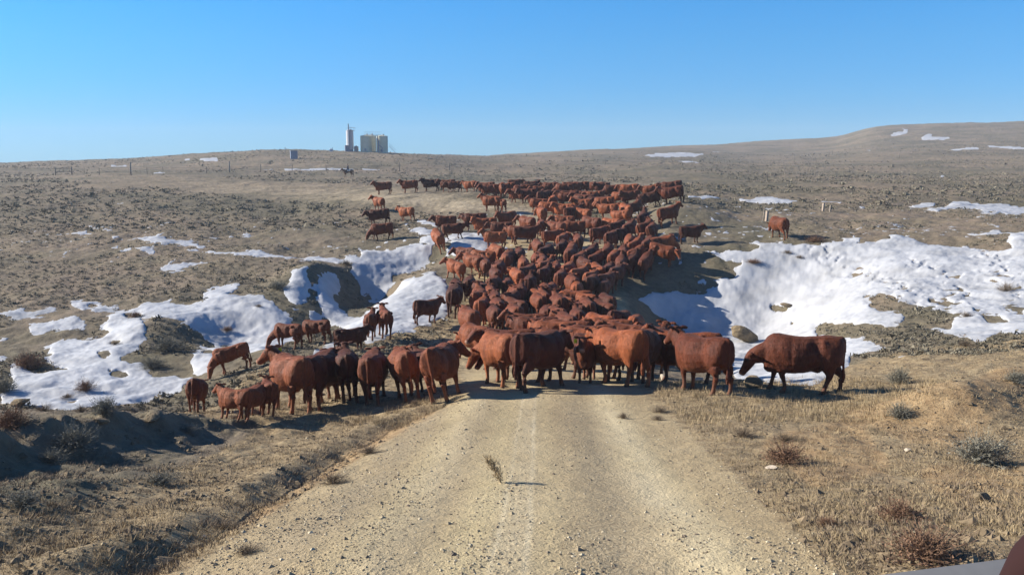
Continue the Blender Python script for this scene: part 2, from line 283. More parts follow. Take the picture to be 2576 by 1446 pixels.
ORANGE = [[(1090,1025),(960,1070),(860,1130),(700,1235),(480,1360),(420,1380),(700,1270),(900,1150),(1010,1090),(1130,1040)], [(2400,1060),(2480,1000),(2576,965),(2700,960),(2700,1060),(2500,1060)],
          [(2100,1030),(2300,1010),(2500,1060),(2420,1140),(2250,1100)], [(1900,1120),(2150,1050),(2250,1180),(2050,1230)], [(2300,1180),(2576,1150),(2576,1300),(2400,1280)]]
RX0, RY0, RS = -240, 260, 2.0; RW, RH = 1540, 640
def raster(polys, minus=()):
    g = np.zeros((RH, RW), np.float32)
    ys, xs = np.mgrid[0:RH, 0:RW]; ys = ys * RS + RY0; xs = xs * RS + RX0
    for pl, val in [(p, 1) for p in polys] + [(p, 0) for p in minus]:
        pl = np.array(pl); x0, x1, y0, y1 = pl[:, 0].min(), pl[:, 0].max(), pl[:, 1].min(), pl[:, 1].max()
        a = max(0, int((y0 - RY0) / RS) - 1); b = min(RH, int((y1 - RY0) / RS) + 2); c = max(0, int((x0 - RX0) / RS) - 1); d = min(RW, int((x1 - RX0) / RS) + 2)
        if a >= b or c >= d: continue
        X = xs[a:b, c:d]; Y = ys[a:b, c:d]; ins = np.zeros(X.shape, bool)
        for i in range(len(pl)):
            xa, ya = pl[i - 1]; xb, yb = pl[i]
            if ya == yb: continue
            m = ((ya > Y) != (yb > Y)) & (X < (xb - xa) * (Y - ya) / (yb - ya) + xa); ins ^= m
        g[a:b, c:d][ins] = val
    return g
def blur(g, r):
    k = np.exp(-np.linspace(-2, 2, 2 * r + 1) ** 2); k /= k.sum()
    for ax in (0, 1): g = np.apply_along_axis(lambda c: np.convolve(np.pad(c, r, 'edge'), k, 'valid'), ax, g)
    return g
SNR = raster(SNOW, HOLES); M_SNOW = blur(SNR, 2) * .45 + blur(SNR, 8) * .55 + .07; _k = int((665 - RY0) / RS); M_SNOW[:_k] = (blur(SNR, 2) * .8 + blur(SNR, 6) * .2 + .12)[:_k]; M_THK = blur(SNR, 12); M_ROAD = blur(raster(ROAD), 24); M_TAN = blur(raster(TAN), 14); M_ROAD[:int((548 - RY0) / RS)] *= .85; M_OR = blur(raster(ORANGE), 16)
def samp(M, px, py):
    u = np.clip((px - RX0) / RS, 0, RW - 1.001); v = np.clip((py - RY0) / RS, 0, RH - 1.001)
    i = u.astype(int); j = v.astype(int); fu = u - i; fv = v - j
    return M[j, i] * (1 - fu) * (1 - fv) + M[j, i + 1] * fu * (1 - fv) + M[j + 1, i] * (1 - fu) * fv + M[j + 1, i + 1] * fu * fv
def masks(X, Y):
    px, py = project(X, Y, base(X, Y)); r = [samp(M, px, py) for M in (M_SNOW, M_ROAD, M_TAN, M_OR)]
    e_ = 24 * vnoise(X / 3, Y / 4, 200); r[0] = r[0] * (1 - sm(2760, 2830, px + e_)) * sm(-235, -160, px + e_); return r
def snow_val(X, Y, s=None):
    if s is None: s = masks(X, Y)[0]
    nz = 1.15 * fbm(X / .42, Y / .6, 71, 4) + .45 * fbm(X / 2.6, Y / 3.4, 75, 3)
    nz = np.where(Y > 75, .3 * fbm(X / 3, Y / 5, 72, 3), nz) * sm(0.0, .2, s) * (1 - .72 * sm(.8, 1.02, s))
    return s - .5 + nz

# ------------------------------------------------------------------ materials
def new_mat(name, rough=.9):
    m = bpy.data.materials.new(name); m.use_nodes = True; nt = m.node_tree; b = nt.nodes['Principled BSDF']
    b.inputs['Roughness'].default_value = rough; b.inputs['Specular IOR Level'].default_value = .2
    return m, nt, b
def N(nt, t, **kw):
    n = nt.nodes.new(t)
    for k, v in kw.items(): setattr(n, k, v)
    return n
def noise(nt, scale, detail=4, rough=.6, vec=None):
    n = N(nt, 'ShaderNodeTexNoise'); n.inputs['Scale'].default_value = scale; n.inputs['Detail'].default_value = detail; n.inputs['Roughness'].default_value = rough
    if vec is None:
        g = N(nt, 'ShaderNodeTexCoord'); vec = g.outputs['Object']
    nt.links.new(vec, n.inputs['Vector']); return n.outputs['Fac']
def ramp(nt, fac, stops):
    r = N(nt, 'ShaderNodeValToRGB'); e = r.color_ramp.elements
    while len(e) < len(stops): e.new(0.5)
    for el, (p, c) in zip(e, stops): el.position = p; el.color = (*c, 1) if len(c) == 3 else c
    nt.links.new(fac, r.inputs[0]); return r.outputs[0]
def mix(nt, a, b, fac, mode='MIX'):
    m = N(nt, 'ShaderNodeMix', data_type='RGBA', blend_type=mode)
    for v, k in ((fac, 0), (a, 6), (b, 7)):
        if hasattr(v, 'links'): nt.links.new(v, m.inputs[k])
        elif k == 0: m.inputs[0].default_value = v
        else: m.inputs[k].default_value = (*v, 1)
    return m.outputs[2]
def mathn(nt, op, a, b=0.0):
    m = N(nt, 'ShaderNodeMath', operation=op)
    for i, v in enumerate((a, b)):
        if hasattr(v, 'links'): nt.links.new(v, m.inputs[i])
        else: m.inputs[i].default_value = v
    return m.outputs[0]
def bump(nt, b, h, strength=.5, dist=.02):
    n = N(nt, 'ShaderNodeBump'); n.inputs['Strength'].default_value = strength; n.inputs['Distance'].default_value = dist
    nt.links.new(h, n.inputs['Height']); nt.links.new(n.outputs[0], b.inputs['Normal'])
def simple(name, col, rough=.6, var=.25, scale=8, metal=0.0, bmp=0.0):
    m, nt, b = new_mat(name, rough); b.inputs['Metallic'].default_value = metal
    c2 = tuple(c * (1 - var) for c in col)
    f = noise(nt, scale); nt.links.new(ramp(nt, f, [(.35, c2), (.65, col)]), b.inputs['Base Color'])
    if bmp: bump(nt, b, f, .6, bmp)
    return m

# ground: sage flat, pale dirt road, straw grass, ochre clay
MG, nt, b = new_mat('earth', .95)
at = N(nt, 'ShaderNodeVertexColor', layer_name='zone'); sep = N(nt, 'ShaderNodeSeparateColor'); nt.links.new(at.outputs[0], sep.inputs[0])
n1 = noise(nt, .35, 6, .65); n2 = noise(nt, 3.2, 5, .7); n3 = noise(nt, 22, 4, .75); n4 = noise(nt, .05, 4, .5)
hillc = ramp(nt, n2, [(.30, (.085, .070, .050)), (.48, (.175, .145, .108)), (.62, (.225, .190, .140)), (.75, (.30, .26, .20))])
hillc = mix(nt, hillc, ramp(nt, n1, [(.35, (.15, .135, .085)), (.65, (.27, .21, .16))]), .45)
hillc = mix(nt, hillc, ramp(nt, n4, [(.4, (.72, .74, .66)), (.6, (1.06, 1.0, .93))]), 1.0, 'MULTIPLY')
tanc = ramp(nt, n2, [(.28, (.15, .11, .065)), (.45, (.27, .20, .115)), (.6, (.36, .275, .16)), (.75, (.44, .345, .21))])
tanc = mix(nt, tanc, ramp(nt, n3, [(.3, (.42, .40, .36)), (.5, (1.0, 1.0, 1.0)), (.7, (1.25, 1.22, 1.15))]), 1.0, 'MULTIPLY')
orc = ramp(nt, n1, [(.35, (.36, .20, .085)), (.65, (.46, .28, .13))])
rdc = ramp(nt, n1, [(.3, (.31, .235, .135)), (.5, (.39, .30, .172)), (.7, (.45, .355, .21))])
rdc = mix(nt, rdc, ramp(nt, n3, [(.25, (.55, .53, .52)), (.42, (.95, .95, .95)), (.6, (1.03, 1.03, 1.03)), (.8, (1.25, 1.22, 1.2))]), 1.0, 'MULTIPLY')
wob = mathn(nt, 'MULTIPLY', mathn(nt, 'SUBTRACT', n2, .5), 1.1)
def edge(ch, w=.22):
    v = mathn(nt, 'ADD', sep.outputs[ch], wob); mr = N(nt, 'ShaderNodeMapRange', interpolation_type='SMOOTHSTEP')
    mr.inputs['From Min'].default_value = .5 - w; mr.inputs['From Max'].default_value = .5 + w; nt.links.new(v, mr.inputs['Value']); return mr.outputs[0]
c = mix(nt, hillc, tanc, edge(1)); c = mix(nt, c, orc, mathn(nt, 'MULTIPLY', edge(2), .3)); wob = mathn(nt, 'ADD', wob, mathn(nt, 'MULTIPLY', mathn(nt, 'SUBTRACT', n1, .5), .8)); e0 = edge(0, .3); c = mix(nt, c, rdc, e0)
al = N(nt, 'ShaderNodeVertexColor', layer_name='lane'); sl = N(nt, 'ShaderNodeSeparateColor'); nt.links.new(al.outputs[0], sl.inputs[0])
c = mix(nt, c, ramp(nt, n1, [(.3, (.44, .355, .195)), (.7, (.53, .435, .25))]), mathn(nt, 'MULTIPLY', sl.outputs[0], .75))
c = mix(nt, c, ramp(nt, n3, [(.3, (.16, .125, .08)), (.5, (.34, .27, .17)), (.7, (.46, .39, .28))]), mathn(nt, 'MULTIPLY', sl.outputs[1], .8))
c = mix(nt, c, (.33, .275, .20), mathn(nt, 'MULTIPLY', mathn(nt, 'MULTIPLY', sl.outputs[2], e0), .8))
# pale compacted wheel lines on the road (alpha channel)
c = mix(nt, c, (.66, .56, .37), mathn(nt, 'MULTIPLY', at.outputs[1], .95))
nt.links.new(c, b.inputs['Base Color'])
hh = mathn(nt, 'ADD', mathn(nt, 'MULTIPLY', n2, .6), mathn(nt, 'MULTIPLY', n3, .4)); bump(nt, b, hh, .9, .09)

MS, nt, b = new_mat('snow', .6)
n1 = noise(nt, .5, 5, .6); n2 = noise(nt, 6, 5, .7)
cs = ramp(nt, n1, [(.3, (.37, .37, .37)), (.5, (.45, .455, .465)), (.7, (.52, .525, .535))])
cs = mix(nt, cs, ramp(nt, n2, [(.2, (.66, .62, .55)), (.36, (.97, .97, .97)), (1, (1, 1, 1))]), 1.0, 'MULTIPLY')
nt.links.new(cs, b.inputs['Base Color']); bump(nt, b, mathn(nt, 'ADD', mathn(nt, 'MULTIPLY', n1, .5), mathn(nt, 'MULTIPLY', n2, .5)), .5, .035)

def coat(name, lo, hi):
    m, nt, b = new_mat(name, .62); b.inputs['Sheen Weight'].default_value = .12; b.inputs['Sheen Tint'].default_value = (.9, .5, .3, 1)
    oi = N(nt, 'ShaderNodeObjectInfo'); tc = N(nt, 'ShaderNodeTexCoord')
    mp = N(nt, 'ShaderNodeMapping'); mp.inputs['Scale'].default_value = (1, 1, .45); nt.links.new(tc.outputs['Object'], mp.inputs[0]); lc = N(nt, 'ShaderNodeCombineXYZ'); nt.links.new(oi.outputs['Location'], mp.inputs['Location'])
    f1 = noise(nt, 3.0, 4, .6, mp.outputs[0]); f2 = noise(nt, 24, 5, .8, mp.outputs[0])
    c = mix(nt, lo, hi, ramp(nt, f1, [(.25, (0, 0, 0)), (.75, (1, 1, 1))])); c = mix(nt, c, ramp(nt, f2, [(.3, (.68, .68, .68)), (.7, (1.3, 1.27, 1.25))]), 1.0, 'MULTIPLY')
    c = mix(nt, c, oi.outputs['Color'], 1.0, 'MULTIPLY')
    at = N(nt, 'ShaderNodeVertexColor', layer_name='mark'); sp = N(nt, 'ShaderNodeSeparateColor'); nt.links.new(at.outputs[0], sp.inputs[0])
    c = mix(nt, c, (.02, .013, .01), sp.outputs[0]); c = mix(nt, c, (.42, .25, .17), sp.outputs[1]); c = mix(nt, c, (.30, .17, .10), mathn(nt, 'MULTIPLY', sp.outputs[2], .5))
    nt.links.new(c, b.inputs['Base Color']); bump(nt, b, mathn(nt, 'ADD', f2, mathn(nt, 'MULTIPLY', f1, 2)), .9, .02)
    return m
M_COAT = coat('red_coat', (.095, .022, .008), (.215, .055, .0175))
M_HORSE = coat('bay_coat', (.09, .045, .022), (.15, .075, .04))
M_TAG = simple('yellow_tag', (.85, .75, .04), .5, .1)
M_ROCK = simple('sandstone', (.27, .205, .125), .95, .45, 3.5, 0, .06)
M_PALE = simple('pale_stone', (.62, .52, .40), .9, .3, 9, 0, .03)
M_WOOD = simple('weathered_wood', (.26, .22, .18), .9, .4, 14, 0, .01)
M_POST = simple('pale_post', (.42, .34, .27), .9, .3, 10, 0, .01)
M_WIRE = simple('wire', (.16, .14, .12), .6, .2, 10, .5)
M_TANKP = simple('tan_tank_paint', (.62, .59, .44), .55, .12, .8)
M_GREYP = simple('grey_steel', (.30, .32, .35), .5, .2, 2, .2)
M_WHITEP = simple('white_steel', (.55, .54, .55), .5, .1, 1.5)
M_BLUEP = simple('blue_grey_steel', (.20, .24, .31), .5, .2, 2, .1)
M_TWIG = simple('dry_twig', (.25, .19, .13), .95, .45, 6)
M_SAGE = simple('sage_twig', (.27, .255, .20), .95, .45, 6)
M_RUST = simple('rust_twig', (.27, .16, .10), .95, .4, 6)
M_STRAW = simple('straw', (.44, .34, .20), .95, .4, 3)
M_SCRUB = simple('scrub', (.225, .20, .145), .95, .45, .9)
M_CLOD = simple('clod', (.26, .195, .12), .95, .5, 5)
M_GRAV, nt, b = new_mat('gravel', .9)
gi = N(nt, 'ShaderNodeNewGeometry'); nt.links.new(ramp(nt, gi.outputs['Random Per Island'], [(0, (.14, .11, .085)), (.3, (.30, .24, .155)), (.7, (.42, .34, .21)), (1, (.58, .50, .35))]), b.inputs['Base Color'])
M_JACKET = simple('navy_jacket', (.03, .035, .06), .9, .3); M_JEANS = simple('jeans', (.10, .12, .17), .9, .3); M_SKIN = simple('skin', (.45, .26, .18), .6, .1)
M_HAIR = simple('dark_hair', (.03, .02, .015), .8, .2); M_REDP = simple('dark_red_paint', (.028, .010, .010), .85, .1, 2); M_GREYV = simple('dusty_grey_paint', (.33, .31, .28), .5, .25, 5)
M_SADDLE = simple('white_saddle_pad', (.7, .68, .62), .9, .2)

# ------------------------------------------------------------------ ground and snow
us = np.concatenate([np.linspace(-3.2, -.75, 60, endpoint=False), np.linspace(-.75, -.62, 40, endpoint=False), np.linspace(-.62, .62, 1250), np.linspace(.62, .75, 40)[1:], np.linspace(.75, 3.2, 60)[1:]])
ly = np.concatenate([np.linspace(math.log(2.3), math.log(5.5), 90, endpoint=False), np.linspace(math.log(5.5), math.log(110), 900, endpoint=False), np.linspace(math.log(110), math.log(1100), 280)])
yr = np.exp(ly)
GX = us[None, :] * yr[:, None]; GY = np.repeat(yr[:, None], len(us), 1)
GZ = H(GX, GY); ms, mr_, mt, mo = masks(GX, GY)
nr, nc = GX.shape; idx = np.arange(nr * nc).reshape(nr, nc)
quads = np.stack([idx[:-1, :-1], idx[:-1, 1:], idx[1:, 1:], idx[1:, :-1]], -1).reshape(-1, 4)
# apron behind the viewer
ax = GX[0]; ay = np.array([-60, -25, -10, -3, 0.5]); AX = np.concatenate([ax[None] * (1 + (2.3 - ay[:, None]) * 1.6)]); AY = np.repeat(ay[:, None], len(ax), 1)
AZ = np.repeat(GZ[0][None], 5, 0) + .2 * fbm(AX / 8, AY / 8, 4, 2)
V = np.concatenate([np.stack([GX, GY, GZ], -1).reshape(-1, 3), np.stack([AX, AY, AZ], -1).reshape(-1, 3)])
aidx = np.concatenate([np.arange(5 * nc).reshape(5, nc) + nr * nc, idx[:1]]); aq = np.stack([aidx[:-1, :-1], aidx[:-1, 1:], aidx[1:, 1:], aidx[1:, :-1]], -1).reshape(-1, 4)
ground = fast_mesh('ground', V, np.concatenate([quads, aq]), MG, True); tag(ground, kind='structure')
cxl = np.interp(GY, [5, 12, 20], [-.02, .18, .45])
line = sum(np.exp(-((GX - cxl - o + .03 * fbm(GY / 2, GX * 0, 8, 2)) / w) ** 2) * s for o, w, s in ((-.17, .03, .5), (.10, .035, .6), (-.03, .17, .45), (-1.15, .28, .35), (1.55, .35, .6))) * (GY < 21) * (.6 + .4 * fbm(GX * 2, GY / 1.5, 90, 2))
rel = GX - cxl; mod = .55 + .6 * fbm(GX / .9, GY / 3, 151, 3)
L1 = lambda o, w: np.exp(-((rel - o + .08 * fbm(GY / 3, GX * 0, 9, 2)) / w) ** 2)
smooth = (L1(-.40, .28) + L1(1.62 + .0, .30) + .7 * L1(-1.35, .3) + .5 * L1(.28, .15)) * np.clip(mod + .2, 0, 1)
rough = (L1(.95, .38) + .9 * L1(-2.0, .35) + .5 * L1(-.95, .2)) * np.clip(mod, 0, 1)
lane = np.zeros((len(V), 3), np.float32); near = (GY < 24) * sm(.25, .6, mr_); lane[:nr * nc, 0] = (np.clip(smooth, 0, 1) * near).ravel(); lane[:nr * nc, 1] = (np.clip(rough, 0, 1) * near).ravel(); lane[:nr * nc, 2] = sm(60, 75, GY).ravel(); set_attr(ground, 'lane', lane)
zone = np.zeros((len(V), 4), np.float32); zone[:nr * nc] = np.stack([mr_, mt, mo, np.clip(line, 0, 1)], -1).reshape(-1, 4); zone[nr * nc:] = (.2, 1, 0, 0)
set_attr(ground, 'zone', zone)

sv = snow_val(GX, GY, ms)
thick = np.clip(sv, -.5, .5)
prints = np.zeros_like(GX)                                            # hoof prints trailing across the right bank
for tr in ([(2480, 625), (2510, 680), (2560, 740), (2600, 790)], [(2060, 625), (2150, 680), (2260, 720), (2330, 800)], [(2300, 660), (2400, 700), (2430, 790)]):
    d, s, a, L = segdist(GX, GY, [P2(*p) for p in tr]); prints += np.exp(-(d / .8) ** 2) * np.clip(fbm(GX / .28, GY / .28, 61, 1) * 2 - .1, 0, 1)
GPX, GPY = project(GX, GY, base(GX, GY)); wd = sm(.45, 1, samp(M_THK, GPX, GPY))
SZ = GZ + np.where(thick > 0, .02 * (1 - np.exp(-thick * 8)) + wd * (.07 + .045 * fbm(GX / 2.5, GY / 3, 81, 3)) - .10 * np.clip(prints, 0, 1), thick * .25) * np.clip(GY / 50, .6, 2) - .004
SZ += np.where(thick > .1, .014 * fbm(GX / 1.2, GY / .7, 83, 3), 0)
keep = (sv[:-1, :-1] > -.1) | (sv[1:, :-1] > -.1) | (sv[:-1, 1:] > -.1) | (sv[1:, 1:] > -.1)
keep &= (GY[:-1, :-1] > 19)
q = quads.reshape(nr - 1, nc - 1, 4)[keep]; uq, inv = np.unique(q, return_inverse=True)
SV = np.stack([GX, GY, SZ], -1).reshape(-1, 3)[uq]
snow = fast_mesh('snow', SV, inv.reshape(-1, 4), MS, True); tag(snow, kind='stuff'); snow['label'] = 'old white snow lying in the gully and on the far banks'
def HS(x, y):
    z = float(H(np.array([x]), np.array([y]))[0]); v = float(snow_val(np.array([x]), np.array([y]))[0])
    return z + (.06 if v > 0.05 and y > 19 else 0)
def at_feet(px, py):
    p = hit(px, py, 0, Hrel)
    return None if p is None else Vector((p[0], p[1], HS(p[0], p[1])))
def at_top(px, py, h):
    p = hit(px, py, h, Hrel)
    return None if p is None else Vector((p[0], p[1], HS(p[0], p[1])))

# ------------------------------------------------------------------ cattle
def ell_ring(c, side, up, hw, hu, hd, n=16, p=2.3):
    out = []
    for j in range(n):
        a = 2 * math.pi * j / n; ca, sa = math.cos(a), math.sin(a)
        x = math.copysign(abs(ca) ** (2 / p), ca) * hw; y = math.copysign(abs(sa) ** (2 / p), sa) * (hu if sa > 0 else hd)
        out.append(c + side * x + up * y)
    return out
def loft(mb, st, side0=Vector((0, 1, 0)), n=16, p=2.3, flat=False):
    """st: (x, y, z, half width, half height up[, half height down]) ; closed at both ends"""
    C = [Vector(s[:3]) for s in st]; V = []; k = len(st)
    for i, s in enumerate(st):
        t = (C[min(i + 1, k - 1)] - C[max(i - 1, 0)]).normalized()
        up = side0.cross(t).normalized() * -1; side = t.cross(up).normalized() * -1
        if up.z < 0 and abs(t.z) < .95: up = -up
        if flat: side, up = Vector((0, 1, 0)), Vector((0, 0, 1))
        V += ell_ring(C[i], side, up, s[3], s[4], s[5] if len(s) > 5 else s[4], n, p)
    Fc = [(i * n + j, i * n + (j + 1) % n, (i + 1) * n + (j + 1) % n, (i + 1) * n + j) for i in range(k - 1) for j in range(n)]
    Fc += [tuple(range(n))[::-1], tuple((k - 1) * n + j for j in range(n))]
    mb.add(V, Fc)
TAU = 2 * math.pi
def cow_template(name, head='up', yaw=0.0, gait=None, tail=0.0, fat=1.0, lying=False, horse=False, voxel=.021, calf=False):
    mb = MB(); f = fat
    PR = [(-.855, .08, 1.20, .82), (-.835, .19, 1.27, .68), (-.76, .25 * f, 1.30, .62), (-.60, .275 * f, 1.325, .58), (-.44, .30 * f, 1.325, .56), (-.26, .30 * f, 1.30, .52), (-.05, .365 * f, 1.275, .46), (.18, .385 * f, 1.27, .43), (.36, .35 * f, 1.30, .43), (.50, .30 * f, 1.325, .43), (.63, .265, 1.31, .42), (.74, .21, 1.25, .43), (.82, .13, 1.15, .50)]
    T = [(x, 0, lo + .53 * (hi - lo), w, .47 * (hi - lo), .53 * (hi - lo)) for x, w, hi, lo in PR]
    if horse: T = [(s[0], 0, s[2] + .20, s[3] * .76, s[4] * .80, s[5] * .62) for s in T]
    if calf: T = [(s[0], 0, s[2] + .03, s[3] * .84, s[4] * .95, s[5] * .82) for s in T]
    drop = 0.0
    if lying: drop = .47; T = [(s[0], 0, s[2] - drop, s[3] * 1.12, s[4], min(s[5], s[2] - drop + .02)) for s in T]
    loft(mb, T, p=2.25, flat=True)
    # hip bones, shoulder mass, brisket
    for s in (-1, 1):
        if not lying: loft(mb, [(-.52, s * .18, 1.17, .05, .06), (-.42, s * .205, 1.18, .09, .085), (-.28, s * .17, 1.15, .05, .05)], n=10)
        if 0: loft(mb, [(-.56, s * .17, 1.20 - drop, .05, .05), (-.44, s * .19, 1.21 - drop, .08, .075), (-.30, s * .17, 1.18 - drop, .05, .05)], n=10)
        if not lying or True:
            loft(mb, [(.26, s * .22, .90 - drop, .08, .14), (.40, s * .24, .90 - drop, .115, .28), (.56, s * .20, .86 - drop, .11, .30), (.70, s * .13, .82 - drop, .07, .18)], n=12)
    # neck and head
    yr = R(yaw)
    def rot(p, c, a):
        x, y = p[0] - c[0], p[1] - c[1]; return (c[0] + x * math.cos(a) - y * math.sin(a), c[1] + x * math.sin(a) + y * math.cos(a)) + tuple(p[2:])
    piv = (.66, 0)
    if head == 'up':     nk = [(.50, 0, 1.00, .20, .29, .42), (.68, 0, 1.06, .18, .25, .38), (.84, 0, 1.17, .15, .20, .28), (.97, 0, 1.29, .125, .16, .19)]; hp, ha = (.99, 0, 1.35), -36
    elif head == 'mid':  nk = [(.50, 0, 1.00, .20, .29, .42), (.70, 0, 1.03, .18, .235, .36), (.88, 0, 1.08, .155, .19, .27), (1.02, 0, 1.14, .125, .155, .18)]; hp, ha = (1.04, 0, 1.18), -40
    elif head == 'low':  nk = [(.50, 0, .98, .20, .28, .42), (.72, 0, .94, .18, .22, .34), (.92, 0, .85, .155, .185, .25), (1.08, 0, .76, .125, .155, .17)]; hp, ha = (1.10, 0, .76), -58
    elif head == 'graze':nk = [(.50, 0, .96, .20, .27, .42), (.74, 0, .82, .18, .21, .32), (.94, 0, .64, .155, .18, .22), (1.08, 0, .48, .125, .155, .16)]; hp, ha = (1.10, 0, .46), -64
    if horse: nk = [(x, y, z + .20 + .18 * i / 3, w * .72, u * .8, d * .72) for i, (x, y, z, w, u, d) in enumerate(nk)]; hp = (hp[0] + .02, 0, hp[2] + .38)
    if lying: nk = [(x, y, z - drop, w, u, d) for x, y, z, w, u, d in nk]; hp = (hp[0], 0, hp[2] - drop)
    out = []
    for i, s in enumerate(nk): out.append(rot(s, piv, yr * (0, .25, .62, .9)[i]))
    loft(mb, out, side0=Vector((0, 1, 0)), p=2.1)
    # head built along +x then pitched and turned
    hb = MB(); k = 1.22 if horse else 1.0
    loft(hb, [(-.10, 0, -.01, .08, .07), (-.04, 0, 0, .125, .12, .14), (.06, 0, 0, .135, .115, .165), (.16, 0, -.015, .125, .10, .155), (.26 * k, 0, -.03, .098, .085, .125), (.36 * k, 0, -.04, .086, .075, .095), (.43 * k, 0, -.045, .095, .078, .085), (.475 * k, 0, -.05, .075, .055, .06)], n=14, p=2.4)
    for s in (-1, 1):
        if horse: loft(hb, [(-.05, s * .05, .06, .03, .03), (-.08, s * .07, .15, .03, .03), (-.09, s * .07, .21, .014, .014)], n=8)
        else: loft(hb, [(-.03, s * .08, .05, .03, .03), (-.07, s * .16, .05, .030, .055), (-.09, s * .24, .04, .026, .05), (-.10, s * .30, .02, .014, .02)], side0=Vector((1, 0, 0)), n=8)
    total = yr * (1.15 if abs(yaw) > 20 else 1)
    M = Matrix.Translation(Vector(rot(hp, piv, yr * .92))) @ Matrix.Rotation(total, 4, 'Z') @ Matrix.Rotation(-R(ha), 4, 'Y')
    mb.add([M @ Vector(v) for v in hb.v], hb.f)
    # tail
    if horse: tp = [(-.80, 0, 1.36), (-.92, 0, 1.28), (-.98, 0, 1.0), (-.97, 0, .6), (-.96, 0, .42)]; tr = [.04, .055, .07, .05, .02]
    elif lying: tp = [(-.80, 0, .74), (-.88, .03, .60), (-.92, .08, .30), (-.86, .16, .08)]; tr = [.035, .032, .026, .03]
    else: tp = [(-.74, 0, 1.28), (-.82, 0, 1.275), (-.865, 0, 1.225), (-.878, tail * .2, 1.05), (-.868, tail * .5, .80), (-.865, tail, .58), (-.865, tail, .44), (-.86, tail, .28)]; tr = [.03, .04, .038, .03, .026, .028, .05, .024]
    mb.tube(tp, tr, 8)
    # legs
    kz = 1.0; z0 = .18 if horse else .03 if calf else 0
    gf = {None: (0, 0, 0, 0), 'walk': (.17, -.12, -.17, .17), 'walk2': (-.10, .15, .14, -.20), 'spread': (.04, -.05, -.10, .06)}[gait]
    if lying:
        for s in (-1, 1):
            loft(mb, [(-.50, s * .22, .40, .10, .16), (-.22, s * .36, .24, .09, .14), (-.02, s * .38, .14, .07, .09), (-.30, s * .42, .06, .045, .05), (-.46, s * .40, .05, .04, .04)], n=10)
            loft(mb, [(.45, s * .18, .34, .09, .12), (.66, s * .20, .14, .07, .09), (.44, s * .24, .06, .045, .05)], n=10)
    else:
        for s, g in ((-1, gf[0]), (1, gf[1])):     # front
            P = [(.45, s * .18, .98, .10, .19), (.47, s * .19, .80, .10, .16), (.46, s * .175, .64, .086, .115), (.47 + g * .3, s * .165, .50, .068, .080), (.49 + g * .65, s * .16, .39, .058, .062), (.475 + g * .8, s * .16, .29, .044, .047), (.47 + g, s * .16, .17, .042, .045), (.485 + g, s * .16, .11, .050, .055), (.50 + g, s * .16, .07, .047, .054), (.52 + g, s * .16, .035, .056, .068), (.525 + g, s * .16, 0, .060, .074)]
            loft(mb, [(x, y, z + z0 * min(1, z / .4), w * (1.05 if horse else 1), h) for x, y, z, w, h in P], n=12)
        for s, g in ((-1, gf[2]), (1, gf[3])):     # hind
            P = [(-.52, s * .15, 1.04, .13, .24), (-.55, s * .18, .88, .125, .27), (-.56 + g * .12, s * .185, .74, .11, .235), (-.60 + g * .3, s * .18, .61, .088, .165), (-.67 + g * .55, s * .17, .50, .062, .098), (-.70 + g * .75, s * .165, .42, .053, .074), (-.68 + g * .85, s * .165, .32, .044, .054), (-.66 + g, s * .165, .18, .042, .047), (-.645 + g, s * .165, .11, .050, .056), (-.63 + g, s * .165, .07, .047, .055), (-.61 + g, s * .165, .035, .056, .068), (-.605 + g, s * .165, 0, .060, .074)]
            loft(mb, [(x, y, z + z0 * min(1, z / .4), w, h) for x, y, z, w, h in P], n=12)
        if not horse and not calf: loft(mb, [(-.42, 0, .58, .06, .06), (-.32, 0, .545, .12, .08), (-.18, 0, .55, .06, .05)], n=10)
    me = bpy.data.meshes.new(name); me.from_pydata(mb.v, [], mb.f); me.update()
    tmp = bpy.data.objects.new(name, me); COL.objects.link(tmp)
    bm = bmesh.new(); bm.from_mesh(me); bmesh.ops.recalc_face_normals(bm, faces=bm.faces); bm.to_mesh(me); bm.free()
    r = tmp.modifiers.new('r', 'REMESH'); r.mode = 'VOXEL'; r.voxel_size = voxel; r.use_smooth_shade = True
    s = tmp.modifiers.new('s', 'SMOOTH'); s.factor = .5; s.iterations = 4
    dg = bpy.context.evaluated_depsgraph_get(); ev = tmp.evaluated_get(dg); out = bpy.data.meshes.new_from_object(ev, depsgraph=dg)
    bpy.data.objects.remove(tmp); bpy.data.meshes.remove(me)
    n = len(out.vertices); co = np.empty(n * 3, np.float32); out.vertices.foreach_get('co', co); co = co.reshape(-1, 3)
    # slack skin and muscle relief
    nm = np.empty(n * 3, np.float32); out.vertices.foreach_get('normal', nm); nm = nm.reshape(-1, 3)
    rel = .010 * fbm(co[:, 0] * 5 + 9, co[:, 2] * 4 + co[:, 1] * 3, 5, 3) * sm(.45, .7, co[:, 2]); co += nm * rel[:, None]
    if not lying:
        ay = np.abs(co[:, 1]); onb = (ay > .15) & (co[:, 2] > .6)
        gb = lambda x, z, sx, sz: np.exp(-(((co[:, 0] - x) / sx) ** 2 + ((co[:, 2] - z) / sz) ** 2)) * onb
        rl = -.055 * gb(-.27, 1.10, .13, .16) + .022 * gb(-.45, 1.16, .07, .07) - .022 * gb(.23, .95, .06, .30) + .02 * gb(.40, 1.0, .10, .22) - .025 * gb(-.33, .72, .08, .2) + .022 * gb(-.58, .95, .14, .2)
        co += nm * rl[:, None]
    out.vertices.foreach_set('co', co.ravel())
    Mi = M.inverted(); hc = np.array([(Mi @ Vector(v))[:] for v in co])
    inh = (np.abs(hc[:, 1]) < .2) & (np.abs(hc[:, 2]) < .2)
    dark = np.zeros(n); light = np.zeros(n); dusty = np.zeros(n)
    dark = np.maximum(dark, 1 - sm(.045, .07, co[:, 2]) if not lying else 0)
